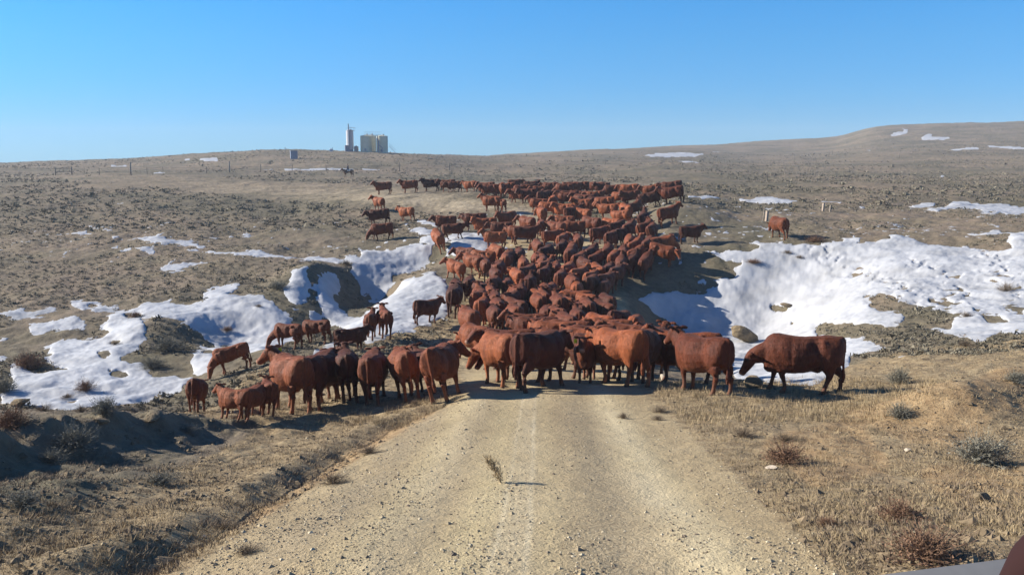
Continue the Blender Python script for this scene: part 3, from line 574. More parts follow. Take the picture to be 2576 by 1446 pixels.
    for sy in (-1, 1):
        dark = np.maximum(dark, 1 - sm(.022, .034, np.linalg.norm(hc - np.array([.10, sy * .128, .03]), axis=1)))
        dark = np.maximum(dark, 1 - sm(.014, .024, np.linalg.norm(hc - np.array([.465 * k, sy * .035, -.03]), axis=1)))
    light = np.where(inh, sm(.40 * k, .46 * k, hc[:, 0]) * .7, 0) * (0 if horse else 1)
    if not lying: light = np.maximum(light, (1 - sm(.05, .11, np.hypot(np.hypot((co[:, 0] + .30) / 1.3, co[:, 1]), co[:, 2] - .50))) * (0 if calf or horse else .6))
    dusty = np.clip(1 - sm(.05, .5, co[:, 2]), 0, 1) * .6
    if horse: dark = np.maximum(dark, np.where((co[:, 0] < -.86), 1, 0)); dark = np.maximum(dark, 1 - sm(.25, .4, co[:, 2]))
    a = out.color_attributes.new('mark', 'FLOAT_COLOR', 'POINT'); b = np.stack([dark, light, dusty, np.ones(n)], 1).astype(np.float32); a.data.foreach_set('color', b.ravel())
    out.name = name; out.materials.clear(); out.materials.append(M_HORSE if horse else M_COAT)
    out.polygons.foreach_set('use_smooth', [True] * len(out.polygons))
    out['ear'] = tuple(M @ Vector((-.08, .24, .0)))
    out['ear2'] = tuple(M @ Vector((-.08, -.24, .0)))
    return out
POSES = {}; HAIR = {}
def hair_mesh(me, seed=3, n=12000):
    # short winter hair: flat blades rooted in the hide, lying back and down
    g = np.random.default_rng(seed); nv = len(me.vertices); co = np.empty(nv * 3, np.float32); nm = np.empty(nv * 3, np.float32)
    me.vertices.foreach_get('co', co); me.vertices.foreach_get('normal', nm); co = co.reshape(-1, 3); nm = nm.reshape(-1, 3)
    k = g.integers(0, nv, n); p = co[k] + g.normal(size=(n, 3)) * .006; q = nm[k]; m = (p[:, 2] > .30) & (p[:, 0] < .98); p, q = p[m], q[m]; n = len(p)
    f = np.stack([-np.ones(n) * .7, np.zeros(n), -np.abs(q[:, 1]) * .9 - .25], -1) + g.normal(size=(n, 3)) * .35 + .28 * fbm(p[:, 0] * 6, p[:, 2] * 6, 7, 2)[:, None] * np.array([0, 0, 1.0])
    f -= q * (f * q).sum(1, keepdims=True); f /= np.linalg.norm(f, axis=1, keepdims=True); w = np.cross(f, q); L = g.uniform(.016, .036, n)[:, None]
    V = np.stack([p - w * .0045, p + w * .0045, p + f * L + q * L * .17], 1).reshape(-1, 3)
    o = fast_mesh('coat_hair', V, np.arange(len(V)).reshape(-1, 3), M_COAT); r = o.data; bpy.data.objects.remove(o); return r
def pose(key, **kw): POSES[key] = cow_template('cow', **kw)
pose('U', head='up', gait='spread', tail=.02)
pose('UL', head='up', yaw=55, gait=None, tail=-.03)
pose('U2', head='up', yaw=32, gait='spread', tail=-.02)
pose('UR', head='up', yaw=-55, gait='spread', tail=.03)
pose('ULL', head='up', yaw=95, gait=None)
pose('M', head='mid', gait='walk', tail=0.04, fat=1.03)
pose('ML', head='mid', yaw=35, gait='walk2', tail=-.05)
pose('MR', head='mid', yaw=-35, gait=None, tail=.0, fat=.97)
pose('L', head='low', gait='walk2', tail=-.02, fat=1.05)
pose('LW', head='low', gait='walk', tail=.0, fat=1.05)
pose('LL', head='low', yaw=40, gait='spread')
pose('G', head='graze', gait='walk', fat=1.03)
pose('GL', head='graze', yaw=30, gait='spread')
pose('LIE', head='up', yaw=20, lying=True)
pose('CU', head='up', gait='spread', calf=True, fat=.9)
pose('CM', head='mid', gait='walk', calf=True, fat=.9)
pose('CG', head='graze', yaw=25, gait='spread', calf=True, fat=.9)
def slope_rot(x, y, rz, amt=1.0):
    e = .6
    z = H(np.array([x + e, x - e, x, x]), np.array([y, y, y + e, y - e])); nx, ny = -(z[0] - z[1]) / (2 * e) * amt, -(z[2] - z[3]) / (2 * e) * amt
    n = Vector((nx, ny, 1)).normalized(); fwd = Vector((math.cos(rz), math.sin(rz), 0)); fwd = (fwd - n * fwd.dot(n)).normalized(); lf = n.cross(fwd)
    return Matrix((fwd, lf, n)).transposed().to_4x4()
HERD = 'red cattle of the herd'; NCOW = 0; TAKEN = []
def cow(px, py, hd, ps='U', sc=1.0, col=None, label=None, ref='feet', cat='cow', name='cow', grp=HERD, tag_ear=None, top=None):
    """hd: heading in degrees, 0 = towards picture right, 90 = away, 180 = left, 270 = towards the viewer"""
    global NCOW
    p = at_feet(px, py) if ref == 'feet' else at_top(px, py, 1.30 * sc)
    if p is None: return None
    k = NCOW; NCOW += 1
    fit = False
    if top is not None:                              # fit the animal between its seen feet and its seen back
        _, uz = ray(px, top); hgt = uz * p.y - (p.z - CAM_H); s0 = hgt / (1.325 if ps[0] != 'C' else 1.345)
        sc = min(max(s0, .5 if (ps[0] == 'C' or (px < 680 and p.y < 26)) else .80), 1.16); fit = True
        sh = .58 * sc * abs(math.sin(R(hd))); ux_ = p.x / p.y; p = Vector((ux_ * (p.y + sh), p.y + sh, 0)); p.z = HS(p.x, p.y)
    az = math.atan2(p.x, p.y)                       # heading is given relative to the line of sight
    rz = R(hd) - az
    o = bpy.data.objects.new(name, POSES[ps]); COL.objects.link(o)
    v = random.Random(k * 31 + 5)
    if col is None: col = v.choice([(1, 1, 1), (.92, .9, .95), (1.12, 1.1, 1.05), (.8, .78, .8), (1.25, 1.3, 1.25), (1.0, .95, .9), (.68, .66, .7)])
    q = v.choice([.55, .72, .85, .95, 1, 1, 1.1, 1.2, 1.3]) if col[0] < 1.3 else 1; col = (col[0] * q, col[1] * q ** 1.25, col[2] * q ** 1.2)
    o.color = (*col, 1); s = sc * (1 if fit else v.uniform(.97, 1.04))
    o.matrix_world = Matrix.Translation(p - Vector((0, 0, .012))) @ slope_rot(p.x, p.y, rz, .9) @ Matrix.Diagonal((s, s * v.uniform(.97, 1.05), s, 1))
    tag(o, label, cat, grp); TAKEN.append((p.x, p.y, sc))
    if p.y < 46:
        if ps not in HAIR: HAIR[ps] = hair_mesh(POSES[ps])
        hr_ = bpy.data.objects.new('coat_hair', HAIR[ps]); COL.objects.link(hr_); hr_.parent = o; hr_.color = o.color
    if tag_ear:
        tb = MB(); tb.box((0, 0, -.04), (.07, .012, .085)); tb.tube([(0, -.012, 0), (0, .012, 0)], .012, 8)
        t = tb.build('ear_tag', M_TAG, o); mw = o.matrix_world.copy(); wp = mw @ Vector(o.data['ear' if tag_ear > 0 else 'ear2']); d_ = (cam.location - wp).normalized()
        t.matrix_local = mw.inverted() @ (Matrix.Translation(wp + d_ * .055 + Vector((0, 0, -.02))) @ Matrix.Rotation(.25, 4, 'Z') @ Matrix.Diagonal((1.15, 1, 1.15, 1)))
    return o
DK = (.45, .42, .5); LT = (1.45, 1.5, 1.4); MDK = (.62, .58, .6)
# ---- the near row, read left to right (label, position, heading, pose)
C1 = [
 (732, 1042, 108, 'U2', 1.06, 'broad half turned cow with a yellow ear tag in the left group', dict(tag_ear=-1, top=895)),
 (815, 1030, 72, 'M', 1.02, 'red cow seen from behind, second in the left group right of the tagged cow', dict(top=890)),
 (880, 1018, 92, 'U', 1.05, 'dark cow showing its head above the backs in the middle of the left group', dict(col=MDK, top=893)),
 (850, 1010, 105, 'M', 1.0, 'red cow mostly hidden in the middle of the left group', dict(top=900)),
 (945, 1018, 84, 'M', 1.0, 'narrow dark cow from behind with a gap on each side, left group', dict(col=MDK, top=888)),
 (1028, 1010, 100, 'MR', 1.0, 'red cow from behind, second from the right in the left group', dict(top=880)),
 (1125, 1006, 76, 'MR', 1.08, 'big round cow from behind at the right end of the left group', dict(col=(.8, .75, .8), top=866)),
 (1088, 990, 112, 'U', 1.0, 'lighter red cow standing behind the big round cow of the left group', dict(top=880)),
 (1258, 975, 112, 'LL', 1.0, 'red cow with lowered head at the left end of the front row', dict(top=838)),
 (1357, 984, 56, 'M', 1.06, 'large dark sided cow mid front row, one lit hind leg stepping back', dict(col=(.85, .8, .85), top=836)),
 (1476, 964, 264, 'U', 1.0, 'cow facing the camera with a round yellow ear tag, front row', dict(tag_ear=-1, top=856)),
 (1560, 973, 128, 'M', 1.06, 'bright red cow seen from its sunny side, right part of the front row', dict(col=(1.2, 1.2, 1.1), top=828)),
 (1500, 955, 150, 'L', 1.0, 'dark cow between the camera facing cow and the bright red cow', dict(col=DK, top=840)),
 (1614, 962, 80, 'M', 1.06, 'dark cow from behind at the right end of the front row', dict(col=MDK, top=828)),
 (1636, 950, 75, 'U', 1.02, 'cow in shade behind the right end of the front row', dict(col=MDK, top=826)),
 (1765, 993, 130, 'U', 1.08, 'bright red cow with a pale udder standing on the right verge', dict(col=(1.15, 1.15, 1.05), top=846)),
 (1722, 966, 166, 'U', 1.04, 'red cow looking left from behind the bright cow on the right verge', dict(top=834)),
 (2015, 987, 181, 'LW', 1.12, 'big dark red cow walking left with its head down on the right verge', dict(col=(.62, .60, .70), top=840)),
 (1188, 912, 118, 'L', 1.0, 'slim red cow with lowered head at the left road edge behind the front row', dict(top=817)),
 (1180, 862, 105, 'M', 1.0, 'red cow from behind standing right above the slim cow at the left road edge', dict(top=778)),
 # calves and yearlings on the left slope
 (495, 1037, 80, 'M', .68, 'small calf alone on the left slope above the snow, seen from behind', dict(top=952)),
 (584, 1062, 130, 'U', .70, 'small light calf at the left end of the near group, head hidden', dict(col=(1.2, 1.2, 1.1), top=985)),
 (634, 1060, 62, 'M', .74, 'small calf from behind with a long pale tail beside the tagged cow', dict(col=(1.1, 1.1, 1), top=980)),
 (668, 1047, 95, 'U', .70, 'small calf squeezed behind the shoulder of the tagged cow', dict(top=960)),
 (592, 935, 176, 'CG', .80, 'light calf grazing at the edge of the snow on the left slope', dict(col=(1.2, 1.15, 1.1), top=866)),
 (725, 882, 140, 'CG', .80, 'calf with lowered head just right of the grazing light calf', dict(top=817)),
 (800, 866, 145, 'CG', .80, 'calf sniffing the ground in front of the snow fan', dict(top=804)),
 (884, 890, 20, 'CU', .85, 'dark calf turned to the right above the middle of the left group', dict(col=MDK, top=826)),
 (932, 859, 84, 'CU', .92, 'left of two calves standing side by side before the snow fan', dict(top=788)),
 (967, 856, 98, 'CU', .92, 'right of two calves standing side by side before the snow fan', dict(top=784)),
 (1070, 820, 42, 'U', .92, 'dark cow standing alone against the snow fan, looking right', dict(col=DK, top=758)),
 (1140, 800, 84, 'M', 1.0, 'dark cow standing upright at the right edge of the snow fan', dict(col=MDK, top=724)),
 # left flank, further back
 (965, 489, 178, 'U', 1.0, 'leftmost cow of the distant row standing broadside', dict(col=MDK, top=457)),
 (1031, 485, 176, 'U', 1.05, 'second cow from the left in the distant row', dict(col=(.8, .7, .7), top=453)),
 (1084, 482, 178, 'U', 1.05, 'dark cow, third from the left in the distant row', dict(col=DK, top=450)),
 (1127, 482, 172, 'U', .98, 'half hidden cow, fourth from the left in the distant row', {}),
 (1143, 484, 179, 'M', 1.0, 'fifth cow from the left in the distant row', dict(col=MDK, top=455)),
 (1184, 483, 150, 'U', .98, 'lighter cow at the right end of the five distant broadside cows', dict(col=LT, top=455)),
 (955, 530, 120, 'UL', .95, 'light cow looking back over the dark broadside cow on the left flat', dict(col=LT)),
 (955, 566, 178, 'M', 1.05, 'dark broadside cow on the left flat below the road bend', dict(col=DK, top=525)),
 (1024, 557, 140, 'U', .92, 'small red cow standing left of the snow streak by the road bend', dict(top=521)),
 (962, 603, 180, 'G', 1.0, 'grazing red cow on the left flat above the creek snow', dict(top=560)),
 (1109, 636, 100, 'L', 1.0, 'light red cow from behind with its tail to the creek snow', dict(col=LT, top=584)),
 (1120, 583, 172, 'M', 1.05, 'long dark cow at the left tip of the herd beside the snow', dict(col=MDK, top=541)),
 (1142, 604, 2, 'M', 1.02, 'dark brown cow crossing the snow at the left tip of the herd', dict(col=(.55, .5, .5), top=561)),
 # right flank
 (1963, 604, 118, 'L', 1.0, 'lone cow walking away beside the short wooden marker post', dict(col=(.8, .8, .7), top=548)),
 (1735, 613, 22, 'U', 1.06, 'black looking cow standing apart on the right of the herd', dict(col=(.3, .28, .36), top=568)),
 (1683, 571, 42, 'U', 1.0, 'red cow on the right rim of the herd turning right', dict(top=521)),
 (1694, 513, 172, 'U', 1.18, 'large bull like animal broadside at the far right of the distant row', dict(col=(.6, .5, .55), top=468)),
 (1645, 502, 176, 'U', 1.05, 'red broadside cow left of the large animal in the distant row', dict(top=463)),
 (1690, 497, 178, 'M', 1.05, 'dark backed cow behind the large animal in the distant row', dict(col=DK)),
 (1640, 523, 8, 'M', .98, 'dark cow facing right below the distant row', dict(col=(.36, .34, .4))),
 (1583, 500, 172, 'M', 1.0, 'light cow with a dark rump in the distant row', dict(col=LT)),
 (1238, 531, 158, 'U', 1.0, 'red cow with raised dark face at the front left of the far herd', {}),
 (1256, 533, 130, 'CU', .9, 'smaller cow pressed against the dark faced cow at the front left of the far herd', {}),
]
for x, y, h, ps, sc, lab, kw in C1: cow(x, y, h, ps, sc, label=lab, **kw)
# ---- the crowd: tops of backs as seen, packed rows
C2 = [(1221,456,172),(1238,460,165),(1260,457,262),(1280,460,200),(1300,455,10,1),(1312,462,180),(1325,458,20,1),(1340,459,5,1),(1362,462,172),(1385,459,150),(1305,476,178),(1330,474,160,1),(1365,477,60,1),(1395,476,200),(1399,491,285,2),(1347,504,168),(1366,522,110),(1378,503,150,2),
 (1331,543,128),(1359,551,100),(1300,563,170),(1325,566,20,1),(1270,537,178),(1215,546,172,2),(1240,577,150,2),(1196,532,176),(1256,560,165,1),(1441,553,168),(1472,527,140,2),(1419,512,150,2),(1441,523,30,1),(1435,486,180),(1466,482,160),(1417,460,170),(1440,457,176),(1460,455,178),(1433,475,170),(1478,493,10,1),
 (1499,458,176),(1520,460,172,1),(1543,462,178,1),(1590,481,174),(1558,486,150,2),(1528,493,160),(1532,511,150,2),(1501,480,172),(1501,495,8,1),(1462,488,150),(1464,504,165,2),(1609,507,30,1),(1575,515,120,2),(1630,531,62,1),(1562,531,150,2),(1538,543,160,2),(1550,559,45,1),(1593,557,40,1),(1627,556,60,1),(1654,561,42,1),(1505,575,60),(1543,578,50,1),(1568,572,60,1),(1488,545,130),(1412,545,150),(1400,560,120),
 (1388,576,42),(1415,607,55,1),(1380,618,50,1),(1446,609,60),(1486,614,62,1),(1431,627,62),(1452,638,60),(1472,647,70,1),(1533,614,50,1),(1503,633,62),(1541,632,60),(1561,647,50,1),(1504,660,105,2),(1526,665,70,1),(1587,596,55),(1610,603,40),(1607,619,48),(1664,596,30),(1671,612,14),(1625,633,48,1),(1666,590,20,2),(1577,620,55,1),(1590,640,60,1),(1640,600,50,1),
 (1365,647,70),(1403,660,75),(1377,657,70),(1434,664,68),(1457,672,70,2),(1480,682,74,2),(1409,683,78),(1437,694,80),(1486,690,76,1),(1526,684,72,1),(1388,707,84),(1452,712,82,2),(1373,734,95),(1440,731,95,2),(1475,734,120,2),(1545,668,66,1),(1510,700,72,1),(1345,640,70),(1350,600,60),(1460,590,60),(1420,585,50),
 (1178,621,140),(1209,629,150,2),(1246,619,98,2),(1280,628,90),(1313,622,80),(1148,659,128,2),(1185,641,120),(1218,649,98),(1258,662,90),(1313,653,78),(1356,654,75),(1301,680,84,2),(1332,668,80),(1368,670,78),(1185,700,88,1),(1203,709,92,1),(1240,676,95),(1240,697,95),(1240,720,100,2),(1240,735,100),(1304,717,84),(1332,697,86),(1375,713,84),(1356,729,96,2),(1252,752,92),(1296,755,90),(1213,748,96,2),(1203,732,92),(1154,706,84,1),(1280,700,86),(1290,735,88),(1270,640,85),
 (1207,728,95),(1209,751,98,2),(1237,768,88,1),(1256,754,60),(1289,765,100),(1302,722,88),(1354,745,90),(1329,785,165),(1354,801,168),(1372,765,88),(1397,769,92),(1415,745,90,2),(1268,832,172),(1317,838,170),(1444,729,150,2),(1477,750,100),(1511,763,110),(1505,787,120,2),(1462,760,95),(1410,744,92),(1453,778,92),(1587,785,70,2),(1551,780,60,1),(1538,804,160,2),(1496,811,172),(1434,804,176),(1612,815,80),(1400,828,172),(1480,826,160),(1390,806,170),(1420,790,100),(1525,745,95),(1570,812,150)]
BAND = [(0, 500, 'far rows'), (500, 590, 'far half of herd'), (590, 660, 'dense middle of herd'), (660, 730, 'packed crossing'), (730, 1500, 'rows behind the front')]
def facing(h):
    h %= 360
    return 'broadside facing left' if 145 <= h < 220 else 'facing the camera' if 220 <= h < 330 else 'facing right' if (h < 25 or h >= 330) else 'angled away rightward' if h < 75 else 'seen from behind' if h < 115 else 'angled away leftward'
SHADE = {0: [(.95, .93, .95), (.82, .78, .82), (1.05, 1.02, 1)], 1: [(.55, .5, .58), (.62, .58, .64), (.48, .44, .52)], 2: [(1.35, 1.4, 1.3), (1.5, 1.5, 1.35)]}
PZ = {0: ['M', 'MR', 'L', 'LL', 'ML', 'U'], 1: ['M', 'U', 'MR', 'ML', 'UL', 'G']}
for i, e in enumerate(C2):
    x, y, h = e[:3]; sh = e[3] if len(e) > 3 else 0; v = random.Random(i)
    side = 'left' if x < 1330 else 'centre' if x < 1480 else 'right'
    band = next(b[2] for b in BAND if b[0] <= y < b[1])
    lab = '%s cow %s, %s of the %s' % (('red', 'dark', 'pale red')[sh], facing(h), side, band)
    if 545 < y < 800 and 25 < h < 90: h = 90 - (90 - h) * .62
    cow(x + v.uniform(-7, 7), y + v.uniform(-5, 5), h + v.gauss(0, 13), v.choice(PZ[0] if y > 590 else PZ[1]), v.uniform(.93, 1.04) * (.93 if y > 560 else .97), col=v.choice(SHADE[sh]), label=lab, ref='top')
print('cows', NCOW)

# ------------------------------------------------------------------ grass, scrub, gravel (uncountable) and single bushes
def Hv(X, Y): return H(X, Y)
def scatter(n, y0, y1, umax=.66, seed=1, logy=True):
    g = np.random.default_rng(seed); u = g.uniform(-umax, umax, n)
    Y = np.exp(g.uniform(math.log(y0), math.log(y1), n)) if logy else g.uniform(y0, y1, n)
    return u * Y, Y, g
def blades(name, X, Y, g, nb, hmin, hmax, spread, w, mat, lean=.6, hs=None):
    n = len(X); Z = Hv(X, Y); hs = g.uniform(hmin, hmax, n) if hs is None else hs
    a = g.uniform(0, TAU, (n, nb)); r = spread * hs[:, None] * g.uniform(0, 1, (n, nb)); h = hs[:, None] * g.uniform(.5, 1, (n, nb)); ln = lean * h * g.uniform(.2, 1, (n, nb))
    bx = X[:, None] + r * np.cos(a); by = Y[:, None] + r * np.sin(a); bz = np.repeat(Z[:, None], nb, 1) - .012
    b = a + g.uniform(-1, 1, (n, nb)); pa = g.uniform(0, TAU, (n, nb)); ww = w * g.uniform(.6, 1.4, (n, nb))
    p0 = np.stack([bx + ww * np.cos(pa), by + ww * np.sin(pa), bz], -1); p1 = np.stack([bx - ww * np.cos(pa), by - ww * np.sin(pa), bz], -1)
    p2 = np.stack([bx + ln * np.cos(b), by + ln * np.sin(b), bz + h], -1)
    V = np.stack([p0, p1, p2], 2).reshape(-1, 3); o = fast_mesh(name, V, np.arange(len(V)).reshape(-1, 3), mat); return o
def clumps(name, X, Y, g, r, nt, mat, flat=.75, leaf=.34):
    n = len(X); Z = Hv(X, Y)
    d = g.normal(size=(n, nt, 3)); d /= np.linalg.norm(d, axis=2, keepdims=True); d[:, :, 2] = np.abs(d[:, :, 2])
    c = np.stack([X, Y, Z], -1)[:, None] + d * (r[:, None, None] * g.uniform(.45, 1, (n, nt, 1))) * np.array([1.15, 1.15, flat])
    e = g.normal(size=(n, nt, 3, 3)) * (leaf * r[:, None, None, None]); V = (c[:, :, None] + e); V[..., 2] = np.maximum(V[..., 2], Z[:, None, None] - .02)
    V = V.reshape(-1, 3); return fast_mesh(name, V, np.arange(len(V)).reshape(-1, 3), mat)
def pick(X, Y, cond): return X[cond], Y[cond]
# straw on both verges
X, Y, g = scatter(30000, 4.6, 27, seed=2); s, rd, tn, oc = masks(X, Y)
pat = fbm(X / 1.1, Y / 1.3, 101, 3); ok = (rd < .2 + .35 * g.uniform(0, 1, len(X)) ** 2) & (tn > .35) & (s < .3) & (pat > -.28)
X, Y = pick(X, Y, ok); tag(blades('dry_grass', X, Y, g, 9, .02, .10, 1.1, .0035, M_STRAW, 1.1), kind='stuff')
X, Y, g = scatter(9000, 15, 27, seed=4); px, py = project(X, Y, base(X, Y)); s, rd, tn, oc = masks(X, Y)
ok = (((px > 1650) & (px < 2350) & (py > 955) & (py < 1075)) | ((px > 600) & (px < 1120) & (py > 1008) & (py < 1070))) & (rd < .3)
X, Y = pick(X, Y, ok); tag(blades('tall_straw', X, Y, g, 10, .08, .20, .6, .004, M_STRAW, .7), kind='stuff')
# low dark mats of plants between the straw
X, Y, g = scatter(9000, 4.6, 30, seed=5); s, rd, tn, oc = masks(X, Y); ok = (rd < .15) & (s < .25) & (fbm(X / 1.6, Y / 1.6, 111, 3) > .05)
X, Y = pick(X, Y, ok); tag(blades('dead_plant_mats', X, Y, g, 22, .015, .07, 3.2, .006, M_TWIG, 1.3), kind='stuff')
# sage scrub over the flats and hills
X, Y, g = scatter(32000, 24, 75, seed=6); s, rd, tn, oc = masks(X, Y); pat = fbm(X / 5, Y / 6, 121, 3); px, py = project(X, Y, base(X, Y))
ok = (rd < .2) & (s < .2) & (pat + .35 * (px < 1100) > .02) & ((px < 1140) | (px > 1700) | (Y > 70))
X, Y = pick(X, Y, ok); tag(clumps('low_scrub', X, Y, g, g.uniform(.04, .12, len(X)) * (1 + 1.2 * (g.uniform(0, 1, len(X)) > .93)), 16, M_SCRUB, .55, .26), kind='stuff')
X, Y, g = scatter(26000, 70, 420, seed=7); s, rd, tn, oc = masks(X, Y); pat = fbm(X / 14, Y / 22, 131, 3)
ok = (rd < .2) & (s < .2) & (pat > -.12)
X, Y = pick(X, Y, ok); tag(clumps('far_scrub', X, Y, g, g.uniform(.10, .27, len(X)) * (Y / 110) ** .3 * (1 + .8 * (g.uniform(0, 1, len(X)) > .93)), 9, M_SCRUB, .6, .35), kind='stuff')
X, Y, g = scatter(9000, 22, 75, seed=26); sv_ = snow_val(X, Y); ok = (sv_ > -.05) & (sv_ < .30) & (fbm(X / 2.2, Y / 2.8, 181, 3) > .12)
X, Y = pick(X, Y, ok); tag(clumps('snow_edge_weeds', X, Y, g, g.uniform(.05, .15, len(X)), 16, M_TWIG, .8, .24), kind='stuff')
# gravel on the road
ICO = bmesh.new(); bmesh.ops.create_icosphere(ICO, subdivisions=1, radius=1.0); IV = np.array([v.co[:] for v in ICO.verts]); IF = np.array([[v.index for v in f.verts] for f in ICO.faces]); ICO.free()
OV = np.array([(1, 0, 0), (-1, 0, 0), (0, 1, 0), (0, -1, 0), (0, 0, 1), (0, 0, -1)], float); OF = np.array([(0, 2, 4), (2, 1, 4), (1, 3, 4), (3, 0, 4), (2, 0, 5), (1, 2, 5), (3, 1, 5), (0, 3, 5)])
X, Y, g = scatter(60000, 4.8, 21, umax=.5, seed=8); s, rd, tn, oc = masks(X, Y); cxx = np.interp(Y, [3, 20], [0, .9])
lane = np.exp(-((X - cxx + 0.95) / .3) ** 2) + np.exp(-((X - cxx - .85) / .3) ** 2) + .8 * np.exp(-((X - cxx + .05) / .25) ** 2) + .7 * np.exp(-((X - cxx - 1.6) / .3) ** 2)
dens = np.clip(1 - lane, .12, 1) * (rd > .3) + .10 * (rd <= .3); ok = (g.uniform(0, 1, len(X)) < dens * np.clip(.55 + fbm(X / .8, Y / 2, 141, 2), .05, 1)) & (s < .2)
X, Y = pick(X, Y, ok); n = len(X); r = np.clip(g.lognormal(-4.95, .5, n), .004, .035)
sc = np.stack([r * g.uniform(.8, 1.3, n), r * g.uniform(.8, 1.3, n), r * g.uniform(.45, .8, n)], -1)
P = OV[None] * g.uniform(.75, 1.25, (n, 6, 1)) * sc[:, None]; a = g.uniform(0, TAU, n); ca, sa = np.cos(a)[:, None], np.sin(a)[:, None]
P = np.stack([P[..., 0] * ca - P[..., 1] * sa, P[..., 0] * sa + P[..., 1] * ca, P[..., 2]], -1) + np.stack([X, Y, Hv(X, Y) + sc[:, 2] * .3], -1)[:, None]
gv = fast_mesh('gravel', P.reshape(-1, 3), (OF[None] + (np.arange(n) * 6)[:, None, None]).reshape(-1, 3), M_GRAV); tag(gv, kind='stuff'); print('gravel', n)

X, Y, g = scatter(22000, 4.8, 28, seed=18); s, rd, tn, oc = masks(X, Y); ok = (rd < .35) & (s < .2) & (fbm(X / 1.3, Y / 1.6, 161, 3) > -.12)
X, Y = pick(X, Y, ok); n = len(X); r = np.clip(g.lognormal(-4.1, .55, n), .006, .075); sc = np.stack([r * g.uniform(.9, 1.6, n), r * g.uniform(.9, 1.6, n), r * g.uniform(.4, .8, n)], -1)
P = OV[None] * g.uniform(.6, 1.3, (n, 6, 1)) * sc[:, None]; a = g.uniform(0, TAU, n); ca, sa = np.cos(a)[:, None], np.sin(a)[:, None]
P = np.stack([P[..., 0] * ca - P[..., 1] * sa, P[..., 0] * sa + P[..., 1] * ca, P[..., 2]], -1) + np.stack([X, Y, Hv(X, Y) + sc[:, 2] * .2], -1)[:, None]
tag(fast_mesh('soil_clods', P.reshape(-1, 3), (OF[None] + (np.arange(n) * 6)[:, None, None]).reshape(-1, 3), M_CLOD), kind='stuff')
# dark weeds over the shaded left bank and along the furrow
X, Y, g = scatter(16000, 5, 24, seed=19); dm = segdist(X, Y, MOUND)[0]; dn = segdist(X, Y, MOUND2)[0]; df = segdist(X, Y, FURROW)[0]
ok = ((dm < 2.4) | (dn < 1.0) | (df < .35)) & (fbm(X / .8, Y / .9, 171, 3) > .02)
X, Y = pick(X, Y, ok); tag(blades('dark_weeds', X, Y, g, 14, .02, .085, 1.8, .005, M_TWIG, 1.2), kind='stuff')

def bush_mesh(name, seed, n=150, leaves=260, lo=.25, mat=None):
    """unit bush: 1 m across, about .6 m tall: forked twigs from a woody foot, with small leaf scales"""
    g = np.random.default_rng(seed); V = []; Fc = []
    for i in range(n):
        a = g.uniform(0, TAU); el = g.uniform(lo, 1.45); L = g.uniform(.28, .56) * (1 - .15 * math.sin(el)); d = np.array([math.cos(a) * math.cos(el), math.sin(a) * math.cos(el), math.sin(el) * 1.05])
        p = np.array([g.uniform(-.05, .05), g.uniform(-.05, .05), -.02]); w = .0042
        m = p + d * L * .55 + g.normal(size=3) * .03
        for q0, q1, w0, w1 in [(p, m, w, w * .7)] + [(m, m + (d + g.normal(size=3) * .45) * L * .5, w * .7, w * .35) for _ in range(3)]:
            s = np.cross(q1 - q0, g.normal(size=3)); s /= np.linalg.norm(s) + 1e-9
            k = len(V); V += [q0 - s * w0, q0 + s * w0, q1 + s * w1, q1 - s * w1]; Fc.append((k, k + 1, k + 2, k + 3))
            if leaves and g.uniform() < .8:
                for _ in range(2):
                    c = q0 + (q1 - q0) * g.uniform(.4, 1); e = g.normal(size=(4, 3)) * .013; k = len(V); V += [c + e[0], c + e[1], c + e[2], c + e[3]]; Fc.append((k, k + 1, k + 2, k + 3))
    V = np.array(V); V[:, 2] = np.maximum(V[:, 2], -.03)
    o = fast_mesh(name, V, np.array(Fc), mat); me = o.data; bpy.data.objects.remove(o); return me
BM = {('sage', i): bush_mesh('sagebrush', 50 + i, 230, 1, .2, M_SAGE) for i in range(3)}
BM.update({('twig', i): bush_mesh('dry_bush', 60 + i, 200, 0, .15, M_TWIG) for i in range(2)}); BM.update({('rust', i): bush_mesh('dry_bush', 70 + i, 230, 1, .1, M_RUST) for i in range(2)})
NB = 0
def bush(px, py, wpx, kind, label, tall=1.0, name=None):
    """foot at picture point, about wpx picture units wide"""
    global NB
    p = at_feet(px, py)
    if p is None: return
    w = wpx * p.y / F; ks = [k for k in BM if k[0] == kind]; me = BM[ks[NB % len(ks)]]
    o = bpy.data.objects.new(name or me.name.split('.')[0], me); COL.objects.link(o); o.location = p; o.scale = (w, w, w * tall); o.rotation_euler = (0, 0, NB * 1.7); NB += 1
    tag(o, label, 'bush', 'bushes of the draw and verges')
